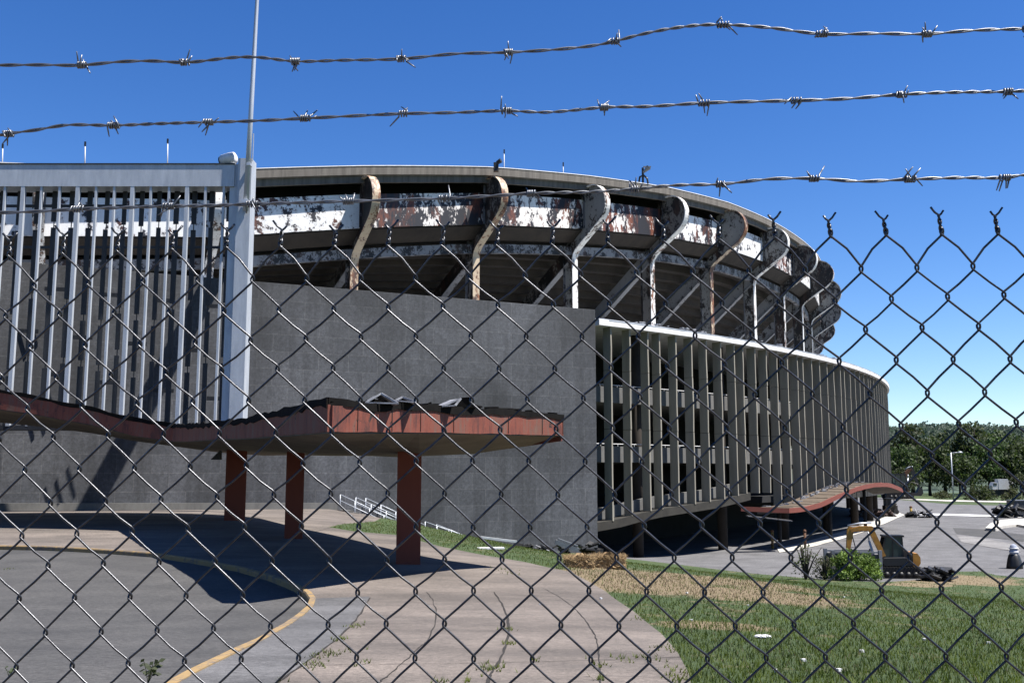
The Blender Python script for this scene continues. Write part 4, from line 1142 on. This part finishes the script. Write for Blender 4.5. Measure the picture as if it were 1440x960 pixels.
tag(build(mb, 'weeds', M['blade'], base=gp(700,900)), kind='stuff')
def weed(u, v, h, label, seed, n=10):
    b = gp(u, v); rnd_ = random.Random(seed); root = empty('weed', b, label, 'weed'); t = MB(); L = MB()
    for i in range(n):
        a = rnd_.uniform(0, 6.28); tip = b + Vector((math.cos(a)*h*.45, math.sin(a)*h*.45, h*rnd_.uniform(.5,1))); t.tube([b-Vector((0,0,.02)), b.lerp(tip,.5)+Vector((0,0,h*.08)), tip], .003, 4)
        for q in range(3):
            p = b.lerp(tip, .5+.25*q); d = Vector((rnd_.uniform(-1,1), rnd_.uniform(-1,1), rnd_.uniform(-.2,.4))).normalized()
            sd = d.orthogonal().normalized()*h*.11; e = h*.34
            L.add([p, p+d*e*.5+sd, p+d*e, p+d*e*.5-sd], [(0,1,2,3)])
    build(t, 'stem', M['leaf_sparse'], root); build(L, 'leaves', M['leaf'], root)
weed(208, 958, .22, 'small broad-leaved weed growing out of the asphalt beside the yellow kerb', 4)
weed(13, 950, .10, 'tiny weed on the asphalt in the bottom left corner', 5, 5)

# ================================================================== STRAW BALES
def bale(u, v, w, h, d, rz, label, seed):
    b = gp(u, v); rnd_ = random.Random(seed); root = empty('straw_bale', b, label, 'straw bale', 'straw bales on the lawn'); m_ = MB()
    rot = Matrix.Rotation(rz, 3, 'Z')
    nx, nz = 14, 6
    for face in range(1):
        bm = bmesh.new(); bmesh.ops.create_cube(bm, size=1); bmesh.ops.subdivide_edges(bm, edges=bm.edges, cuts=7, use_grid_fill=True)
        vs = []
        for v_ in bm.verts:
            p = Vector((v_.co.x*w, v_.co.y*d, (v_.co.z+.5)*h)); k_ = 1 - .12*(abs(v_.co.x*2)**6); p.y *= k_; p.z *= 1 - .28*abs(v_.co.x*2)**3 + .10*math.sin(v_.co.x*9+seed); p.x *= 1 - .14*(v_.co.z+.5)
            p += Vector((rnd_.gauss(0,.025), rnd_.gauss(0,.025), rnd_.gauss(0,.03))); vs.append(b + rot @ p)
        bm.verts.index_update(); m_.add(vs, [tuple(q.index for q in f.verts) for f in bm.faces]); bm.free()
    build(m_, 'bale_body', M['straw'], root)
    s_ = MB()
    for i in range(3200):
        f_ = rnd_.random(); p = Vector((rnd_.uniform(-.52,.52)*w, rnd_.choice([-.52,.1,.5])*d if rnd_.random() < .6 else rnd_.uniform(-.5,.5)*d, rnd_.uniform(0,1.02)*h))
        if rnd_.random() < .45: p.z = h*rnd_.uniform(.7,.98)
        dr = Vector((rnd_.gauss(0,.5), rnd_.gauss(0,.6), rnd_.gauss(0,.8)+.2)).normalized()*rnd_.uniform(.05,.15); sd = dr.orthogonal().normalized()*.006
        s_.add([b+rot@(p-sd), b+rot@(p+sd), b+rot@(p+dr)], [(0,1,2)])
    st_ = build(s_, 'loose_straw', M['straw'], root); st_['kind'] = 'stuff'
bale(814, 798, 1.0, .42, .6, .1, 'sagging straw bale on the lawn, left one of the pair by the wall corner', 1)
bale(857, 799, 1.15, .50, .6, -.06, 'taller straw bale on the lawn, right one of the pair by the granite wall corner', 2)
# ================================================================== DEBRIS NEAR THE WALL
def junk(name, label, cat, u, v, D, w, h, d, n_, mats, seed, fl=False, parts=('sheets','frame')):
    b = at(u, v, D); b.z = G(b.x, b.y); rnd_ = random.Random(seed); root = empty(name, b, label, cat)
    for part, mt, nn in zip(parts, mats, n_):
        m_ = MB()
        for i in range(nn):
            c = b + Vector((rnd_.uniform(-.5,.5)*w, rnd_.uniform(-.5,.5)*d, rnd_.uniform(.05,.9)*h*.8)); s_ = rnd_.uniform(.25,.6)*h
            rot = Matrix.Rotation(rnd_.uniform(0,6),3,'Z') @ Matrix.Rotation(rnd_.uniform(-.7,.7),3,'X') @ Matrix.Rotation(rnd_.uniform(-.5,.5),3,'Y')
            if part in ('frame','bars'): m_.box(c, (s_*3, s_*.15, s_*.15), rot)
            else: m_.box(c, (s_*1.8, s_*1.1, s_*.25), rot)
        build(m_, part, mt, root)
    return root
junk('debris_pile', 'heap of black torn sheeting with bent white bars at the foot of the granite wall', 'debris', 785, 768, 84, 7.5, 1.0, 1.6, (34, 7), (M['black'], M['whitemetal']), 3)
b = at(797, 762, 83.3); m_ = MB(); b.z = G(b.x,b.y)+.7
m_.box(b, (2.0,.7,.35), Matrix.Rotation(.35,3,'Y')); m_.box(b+Vector((.1,0,.28)), (1.7,.6,.1), Matrix.Rotation(.35,3,'Y'))
tag(build(m_, 'crumpled_locker', M['framegrey'], base=b), 'crumpled pale metal locker lying on the black heap by the wall', 'scrap metal')
p1 = at(676,763,75); p2 = at(727,762,75); p1.z = G(p1.x,p1.y)+.12; p2.z = G(p2.x,p2.y)+.35; m_ = MB(); m_.beam(p1, p2, .14, .16)
tag(build(m_, 'white_plank', M['white'], base=p1), 'long thin white plank lying on the grass by the granite wall', 'plank')
p1 = gp(690,772); m_ = MB(); m_.box(p1+Vector((0,0,.05)), (1.1,.5,.06), Matrix.Rotation(.2,3,'Z'))
tag(build(m_, 'white_board', M['white'], base=p1), 'small white board lying in the grass between the plank and the walk', 'board')
p1 = gp(1073,897); m_ = MB()
bm = bmesh.new(); bmesh.ops.create_icosphere(bm, subdivisions=3, radius=1); rr2 = random.Random(2)
vs = [p1 + Vector((v_.co.x*.13, v_.co.y*.06, .03+v_.co.z*.022)) + Vector((rr2.gauss(0,.006),rr2.gauss(0,.006),rr2.gauss(0,.005))) for v_ in bm.verts]
m_.add(vs, [tuple(q.index for q in f.verts) for f in bm.faces]); bm.free()
tag(build(m_, 'crumpled_paper', M['white'], base=p1), 'crumpled white paper lying alone on the green lawn', 'litter')
mb = MB()
for (u, v) in ((1187,840),(1212,917),(1180,944),(966,834),(972,873),(1300,900),(1052,852),(1130,930),(1390,905),(1090,945),(845,842),(760,850)):
    p = gp(u, v); mb.box(p+Vector((0,0,.02)), (.05,.04,.03), Matrix.Rotation(R.uniform(0,3),3,'Z'))
tag(build(mb, 'litter_scraps', M['white'], base=gp(1100,900)), kind='stuff')
# ================================================================== BOLLARDS
def bollard(u, vb, vt, label, mat, D=None, r=.14):
    b = gp(u, vb); h = at(u, vt, b.y).z - b.z
    root = empty('bollard', b, label, 'bollard', 'yellow bollards along the stadium edge')
    m_ = MB(); m_.tube([b-Vector((0,0,.1)), b+Vector((0,0,h*.86))], r, 14); build(m_, 'shaft', mat, root, smooth=True)
    m_ = MB(); m_.tube([b+Vector((0,0,h*.86)), b+Vector((0,0,h*.9)), b+Vector((0,0,h*.96)), b+Vector((0,0,h))], [r*1.25, r*1.3, r*1.05, r*.4], 14); build(m_, 'cap', M['rustpipe'], root, smooth=True)
bollard(1086.5, 771, 744, 'chipped yellow bollard at the shade edge, the left one nearest the pale walk', M['bollard'])
bollard(1132.5, 771, 744, 'rusty orange bollard in front of the pale walk, left of the yellow excavator', M['rustpipe'])
bollard(1281.5, 727, 711, 'leaning far yellow bollard beside scraps on the open lot', M['bollard'], r=.2)
# ================================================================== EXCAVATOR (near)
def excav(pos, s, ax, label, bodymat, arm, group=None, cabmat=None):
    """side-on excavator built in its own plane: ax = direction the arm points"""
    ax = Vector(ax).normalized(); ay = Vector((-ax.y, ax.x, 0)); up = Vector((0,0,1))
    def L(x, y, z): return pos + (ax*x + ay*y + up*z)*s
    rot = Matrix((ax, ay, up)).transposed()
    def bx(m_, c, d): m_.box(L(*c), (d[0]*s, d[1]*s, d[2]*s), rot)
    root = empty('excavator', pos, label, 'excavator', group)
    for sd in (-1, 1):
        m_ = MB(); prof = []
        for a in range(90, 271, 20): prof.append((-1.15+.38*math.cos(rad(a)), .38+.38*math.sin(rad(a))))
        for a in range(-90, 91, 20): prof.append((1.15+.38*math.cos(rad(a)), .38+.38*math.sin(rad(a))))
        m_.prism([L(x, sd*.85-.22, z) for x, z in prof], (0,0,0), ay*.44*s)
        for i in range(14): 
            x = -1.3+.2*i
            bx(m_, (x, sd*.85, .78), (.09,.5,.05)); bx(m_, (x, sd*.85, -.01+.02), (.09,.5,.05))
        tr = build(m_, 'track', M['rubber'], root, recalc=True)
        w_ = MB()
        for i in range(5): w_.tube([L(-.95+.47*i, sd*.85-.26, .3), L(-.95+.47*i, sd*.85+.26, .3)], .17*s, 12)
        build(w_, 'rollers', M['black'], tr, smooth=True)
    m_ = MB(); bx(m_, (0,0,.62), (1.3,1.3,.35)); build(m_, 'undercarriage', M['black'], root)
    m_ = MB(); m_.prism([L(x, -.95, z) for x, z in ((-1.1,.86),(1.05,.86),(1.15,1.15),(1.0,1.35),(-.5,1.4),(-.75,1.75),(-1.1,1.7),(-1.2,1.3))], (0,0,0), ay*1.9*s)
    build(m_, 'house', M['black'], root, recalc=True)
    m_ = MB(); m_.prism([L(x, -.97, z) for x, z in ((-1.2,.84),(-.85,.84),(-.85,1.72),(-1.15,1.72),(-1.34,1.45),(-1.34,1.05))], (0,0,0), ay*1.94*s)
    bx(m_, (0,-.96,.92), (2.2,.06,.16)); build(m_, 'counterweight', bodymat, root, recalc=True)
    # cab: frame posts and glass
    cab = MB(); X0, X1, Y0, Y1, Z0, Z1 = -.45, .85, -.95, .05, 1.35, 2.75
    prf = [(X0,Z0),(X1,Z0),(X1+.05,Z0+.6),(X1-.18,Z1),(X0+.05,Z1)]
    for yy in (Y0, Y1):
        for i in range(5): cab.beam(L(prf[i][0], yy, prf[i][1]), L(prf[(i+1)%5][0], yy, prf[(i+1)%5][1]), .10*s, .10*s)
        cab.beam(L(.25, yy, Z0), L(.2, yy, Z1), .08*s, .08*s)
    for i in range(5): cab.beam(L(prf[i][0], Y0, prf[i][1]), L(prf[i][0], Y1, prf[i][1]), .10*s, .10*s)
    bx(cab, ((X0+X1)/2-.08, (Y0+Y1)/2, Z1+.06), (X1-X0+.05, Y1-Y0+.15, .12)); bx(cab, ((X0+X1)/2, (Y0+Y1)/2, Z0+.25), (X1-X0, Y1-Y0, .5))
    cb = build(cab, 'cab', M['black'], root)
    g = MB()
    for yy in (Y0, Y1): g.prism([L(x, yy-.01, z) for x, z in prf[1:2]+prf[2:]+[(X0,Z0)]], (0,0,0), ay*.02*s)
    bx(g, (X0+.02, (Y0+Y1)/2, 2.1), (.02, .9, 1.2)); build(g, 'window_glass', M['glass'], cb, recalc=True)
    # arm
    (p0, p1, p2, p3, p4) = arm; yy = .35
    m_ = MB()
    path = [p0, (p0[0]*.45+p1[0]*.55, p0[1]*.45+p1[1]*.55), p1, ((p1[0]+p2[0])/2, (p1[1]+p2[1])/2+.06), p2]
    rings = []
    for i, p in enumerate(path):
        a = path[max(i-1,0)]; b = path[min(i+1,4)]; d = Vector((b[0]-a[0], b[1]-a[1])).normalized(); nn = Vector((-d.y, d.x)); t_ = (.14,.18,.20,.17,.12)[i]
        rings.append([L(p[0]-nn.x*t_, yy-.16, p[1]-nn.y*t_), L(p[0]+nn.x*t_, yy-.16, p[1]+nn.y*t_), L(p[0]+nn.x*t_, yy+.16, p[1]+nn.y*t_), L(p[0]-nn.x*t_, yy+.16, p[1]-nn.y*t_)])
    m_.sweep(rings); boom = build(m_, 'boom', bodymat, root, recalc=True)
    m_ = MB()
    m_.tube([L(p0[0]+.5, yy-.25, p0[1]-.3), L((p0[0]+p1[0])/2+.45, yy-.25, (p0[1]+p1[1])/2+.1)], .09*s, 8); m_.tube([L((p0[0]+p1[0])/2+.45, yy-.25, (p0[1]+p1[1])/2+.1), L(p1[0]+.1, yy-.25, p1[1]-.25)], .05*s, 8)
    m_.tube([L(p1[0]-.1, yy, p1[1]+.36), L((p1[0]+p2[0])/2, yy, (p1[1]+p2[1])/2+.42), L(p2[0]+.15, yy, p2[1]+.32)], .06*s, 8); build(m_, 'hydraulic_ram', M['pole'], boom, smooth=True)
    m_ = MB(); rings = []
    for p, t_ in ((( p2[0]+(p2[0]-p3[0])*.15, p2[1]+(p2[1]-p3[1])*.15), .12), (p2, .22), (p3, .10)):
        d = Vector((p3[0]-p2[0], p3[1]-p2[1])).normalized(); nn = Vector((-d.y, d.x))
        rings.append([L(p[0]-nn.x*t_, yy-.12, p[1]-nn.y*t_), L(p[0]+nn.x*t_, yy-.12, p[1]+nn.y*t_), L(p[0]+nn.x*t_, yy+.12, p[1]+nn.y*t_), L(p[0]-nn.x*t_, yy+.12, p[1]-nn.y*t_)])
    m_.sweep(rings); build(m_, 'stick', bodymat if cabmat is None else cabmat, root, recalc=True)
    m_ = MB()
    for q in (0, .12): m_.tube([L(p2[0]-.1, yy-.2-q, p2[1]), L(p2[0]-.35, yy-.2-q, (p2[1]+p3[1])/2-.3), L(p3[0]-.2, yy-.2-q, p3[1]+.5)], .025*s, 5)
    build(m_, 'hose', M['black'], boom)
    m_ = MB(); q = p3
    m_.prism([L(q[0]+a, yy-.4, q[1]+b_) for a, b_ in p4], (0,0,0), ay*.8*s); build(m_, 'bucket', M['black'], root, recalc=True)
    return root
e0 = at(1262, 812, 76); e0.z = G(e0.x, e0.y)
excav(e0, 1.08, (-1, .12, 0), 'small yellow excavator with a black cab and bent arm, parked behind the grey container', M['yellow'],
      ((.95,1.45),(1.75,3.35),(3.1,3.2),(3.35,1.5),[(-.15,.1),(.25,.1),(.5,-.5),(.2,-.95),(-.35,-.75),(-.25,-.3)]))
e1 = at(1262, 697, 285); e1.z = G(e1.x, e1.y)
excav(e1, 2.5, (1, -.1, 0), 'large dark excavator far off right of the stadium, its arm reaching down to a bucket', M['rustpipe'],
      ((.5,1.5),(1.2,3.0),(1.8,3.35),(2.55,1.2),[(-.1,.15),(.2,.1),(.3,-.5),(.0,-.85),(-1.3,-.8),(-1.3,-.5),(-.4,-.5)]), None, M['black'])
# ================================================================== GREY CONTAINER, LOADER, BOXES
b = at(1206, 817, 74.8); b.z = G(b.x, b.y); ct = empty('container', b, 'open grey sheet-metal container with pale corner posts behind the bright bush', 'container')
wd = 65/1400*74.8; m_ = MB()
m_.box(b+Vector((0,0,.95)), (wd-.2,.06,1.6)); m_.box(b+Vector((0,1.8,.95)), (wd-.2,.06,1.6)); m_.box(b+Vector((-wd/2+.1,.9,.95)), (.06,1.7,1.6)); build(m_, 'side_panel', M['boxgrey'], ct)
m_ = MB(); 
for sx in (-1,1):
    for yy in (0,1.8): m_.box(b+Vector((sx*wd/2,yy,1.0)), (.24,.24,2.1))
m_.box(b+Vector((0,0,1.9)), (wd,.16,.12)); m_.box(b+Vector((0,1.8,1.9)), (wd,.16,.12)); m_.box(b+Vector((0,0,.2)), (wd,.14,.16)); build(m_, 'frame', M['framegrey'], ct)
# skid loader
b = gp(1252, 723); L_ = empty('loader', b, 'small dark compact loader with an open cage near the end of the stadium walk', 'loader'); s = 2.8/2.0*b.y/175
def lb(c, d, nm, mt, par=L_):
    m_ = MB(); m_.box(b+Vector(c)*s, Vector(d)*s); return build(m_, nm, mt, par)
lb((0,0,.75), (1.5,1.1,.7), 'body', M['cardboard']); 
m_ = MB()
for sx in (-.55,.35):
    for sy in (-.5,.5): m_.beam(b+Vector((sx,sy,1.0))*s, b+Vector((sx,sy,1.95))*s, .1*s, .1*s)
m_.box(b+Vector((-.1,0,1.95))*s, Vector((1.1,1.1,.1))*s); m_.box(b+Vector((-.1,.4,1.5))*s, Vector((.9,.05,.8))*s); build(m_, 'cage', M['black'], L_)
for sx in (-.5,.5):
    for sy in (-.6,.6):
        m_ = MB(); m_.tube([b+Vector((sx,sy-.12,.33))*s, b+Vector((sx,sy+.12,.33))*s], .33*s, 14); build(m_, 'wheel', M['rubber'], L_, smooth=False)
m_ = MB(); m_.prism([b+Vector((x,-.7,z))*s for x, z in ((-.8,.1),(-1.35,.1),(-1.3,.7),(-1.2,.7),(-1.15,.25),(-.8,.25))], (0,0,0), Vector((0,1.4,0))*s); build(m_, 'bucket', M['framegrey'], L_, recalc=True)
for yy_ in (-.62, .62):
    m_ = MB(); m_.beam(b+Vector((.6,yy_,1.3))*s, b+Vector((-.9,yy_,.5))*s, .1*s, .18*s); build(m_, 'lift_arm', M['cardboard'], L_)
junk('rubble_pile', 'low heap of pinkish broken brick under the raised end of the wave canopy', 'rubble', 1226, 718, 172, 7, 1.5, 5, (70, 20), (M['rubble'], M['whitemetal']), 12, parts=('bricks','bars'))
junk('scrap_heap', 'dark scrap heap with hoses on the edge of the lawn, right of the excavator', 'scrap', 1318, 812, 73, 1.6, 1.1, 1.2, (46, 8), (M['black'], M['black']), 13, parts=('sheets','bars'))
junk('scrap_heap', 'small scatter of black and white scrap beside the far leaning bollard', 'scrap', 1292, 729, 168, 3.6, 1.5, 2, (16, 6), (M['black'], M['whitemetal']), 14)
junk('scrap_heap', 'dark machine wreckage with white struts left of the grey cabinet at the right edge', 'scrap', 1419, 729, 168, 3.4, 2.4, 2.5, (26, 9), (M['black'], M['whitemetal']), 15)
b = gp(1437, 727); m_ = MB(); m_.box(b+Vector((.2,1.4,1.4)), (2.6,2.6,2.6)); cab_ = empty('cabinet', b, 'plain grey metal cabinet at the right edge beyond the kerb island', 'cabinet'); build(m_, 'body', M['boxgrey'], cab_)
m_ = MB(); m_.box(b+Vector((.2,1.4,2.76)), (2.8,2.8,.12)); build(m_, 'lid', M['framegrey'], cab_)
m_ = MB(); m_.box(b+Vector((-.3,.08,1.4)), (.06,.04,2.2)); m_.box(b+Vector((.1,.07,1.4)), (.12,.05,.3)); build(m_, 'door_seam', M['black'], cab_)
# kerb island on the lot
isl = gl([(1386,746),(1393,738),(1408,733),(1430,731),(1470,731),(1470,748),(1430,740),(1412,742),(1400,747)])
m_ = MB(); zz = max(G(p.x, p.y) for p in isl)
m_.prism([(p.x, p.y, zz) for p in isl], (0,0,-.3), (0,0,.25)); tag(build(m_, 'kerb_island', M['whitewalk'], recalc=True), kind='structure')
# bundled sack
b = gp(1427, 799); sk = empty('draped_bundle', b, 'black draped bundle with a blue and white striped top at the lot\'s right edge', 'bundle')
def lathe(prof, n=20, seed=1, j=.04):
    rnd_ = random.Random(seed); m_ = MB(); rings = []
    ph = [rnd_.uniform(0,6.28) for _ in range(4)]
    for r_, z in prof:
        rings.append([b + Vector((math.cos(2*math.pi*k/n)*r_*(1+j*math.sin(3*2*math.pi*k/n+ph[0])+j*math.sin(7*2*math.pi*k/n+ph[1]+z)), math.sin(2*math.pi*k/n)*r_*(1+j*math.sin(5*2*math.pi*k/n+ph[2])), z)) for k in range(n)])
    m_.sweep(rings); return m_
build(lathe([(.62,0),(.60,.25),(.50,.7),(.40,1.05),(.30,1.2)], seed=4, j=.09), 'black_cover', M['black'], sk, smooth=True, recalc=True)
build(lathe([(.31,1.16),(.34,1.3),(.33,1.42),(.28,1.46),(.30,1.6),(.27,1.75),(.2,1.9),(.06,1.98)], seed=5), 'striped_top', M['stripe'], sk, smooth=True, recalc=True)
for z_ in (1.3,1.6): build(lathe([(.35,z_),(.36,z_+.04),(.355,z_+.09)], seed=5), 'white_stripe', M['white'], sk, smooth=True, recalc=True)
# lamp post
b = gp(1341, 706); b = at(1341, 703, 280); b.z = G(b.x, b.y); h = at(1341, 636, 280).z - b.z
lp = empty('lamp_post', b, 'tall parking-lot lamp post with one arm pointing right, in front of the far trees', 'lamp post')
m_ = MB(); m_.tube([b, b+Vector((0,0,h))], [.22,.14], 8); build(m_, 'pole', M['pole'], lp, smooth=True)
m_ = MB(); m_.tube([b+Vector((0,0,h-.1)), b+Vector((1.4,0,h)), b+Vector((2.2,0,h))], .09, 6); build(m_, 'arm', M['pole'], lp, smooth=True)
m_ = MB(); m_.tube([b+Vector((1.9,0,h)), b+Vector((2.3,0,h+.08)), b+Vector((3.0,0,h+.04)), b+Vector((3.3,0,h-.05))], [.12,.26,.24,.08], 8); build(m_, 'lamp_head', M['pole'], lp, smooth=True)
# white truck in the trees
b = at(1410, 682, 305); b.z = G(b.x, b.y)+.02; tk = empty('truck', b, 'long white truck half hidden among the far trees at the right', 'truck')
zt_ = at(1410, 673, 305).z
m_ = MB(); m_.box((b.x+.5, b.y, zt_-1.6), (4.6,2.3,3.1)); build(m_, 'box_body', M['white'], tk)
m_ = MB(); m_.prism([(b.x+x, b.y-1.1, zt_-3.2+z) for x, z in ((-1.9,0),(-3.6,0),(-3.7,1.2),(-3.1,2.2),(-1.9,2.2))], (0,0,0), (0,2.2,0)); cb = build(m_, 'cab', M['white'], tk, recalc=True)
m_ = MB(); m_.box((b.x-2.8, b.y-1.13, zt_-1.6), (1.0,.05,.7)); build(m_, 'window', M['glass'], cb)
for x in (-2.8, 1.8):
    m_ = MB(); m_.tube([(b.x+x, b.y-1.2, b.z+.5), (b.x+x, b.y+1.2, b.z+.5)], .5, 12); build(m_, 'wheel', M['rubber'], tk)
m_ = MB(); m_.box((b.x-.4, b.y, (b.z+zt_-3.1)/2+.3), (6.4, 1.8, max(zt_-3.1-b.z-.5,.3))); build(m_, 'chassis', M['black'], tk)

# ================================================================== CAMERA, LIGHT
cam = bpy.data.cameras.new('camera'); co = bpy.data.objects.new('camera', cam); COL.objects.link(co)
cam.lens = 35.0; cam.sensor_width = 36.0; cam.clip_start = .05; cam.clip_end = 8000
co.location = (0, 0, EZ); co.rotation_euler = (math.pi/2 + PITCH, 0, 0); sc.camera = co
SEL, SAZ = 62.0, -15.0
sd = Vector((math.cos(rad(SAZ))*math.cos(rad(SEL)), math.sin(rad(SAZ))*math.cos(rad(SEL)), math.sin(rad(SEL))))
sun = bpy.data.lights.new('sun', 'SUN'); sun.energy = 5.0; sun.angle = rad(.53); sun.color = (1.0, .955, .89)
so = bpy.data.objects.new('sun', sun); COL.objects.link(so); so.rotation_euler = sd.to_track_quat('Z', 'Y').to_euler(); so.location = (60, -20, 90)
w = bpy.data.worlds.new('World'); sc.world = w; w.use_nodes = True; nt = w.node_tree
bg = nt.nodes['Background']; sky = nt.nodes.new('ShaderNodeTexSky'); sky.sky_type = 'NISHITA'; sky.sun_disc = False
sky.sun_elevation = rad(SEL); sky.sun_rotation = rad(90 - SAZ); sky.altitude = 300; sky.air_density = .9; sky.dust_density = .1; sky.ozone_density = 3.0
gm = nt.nodes.new('ShaderNodeGamma'); gm.inputs[1].default_value = 1.06; hsv = nt.nodes.new('ShaderNodeHueSaturation'); hsv.inputs['Saturation'].default_value = 1.27; hsv.inputs['Hue'].default_value = .511; nt.links.new(sky.outputs[0], gm.inputs[0]); nt.links.new(gm.outputs[0], hsv.inputs['Color']); nt.links.new(hsv.outputs[0], bg.inputs[0]); bg.inputs[1].default_value = .06
sc.view_settings.view_transform = 'Standard'; sc.view_settings.look = 'None'; sc.view_settings.exposure = 1.35; sc.view_settings.gamma = 1
sc.cycles.max_bounces = 5; sc.cycles.diffuse_bounces = 3; sc.cycles.use_denoising = True
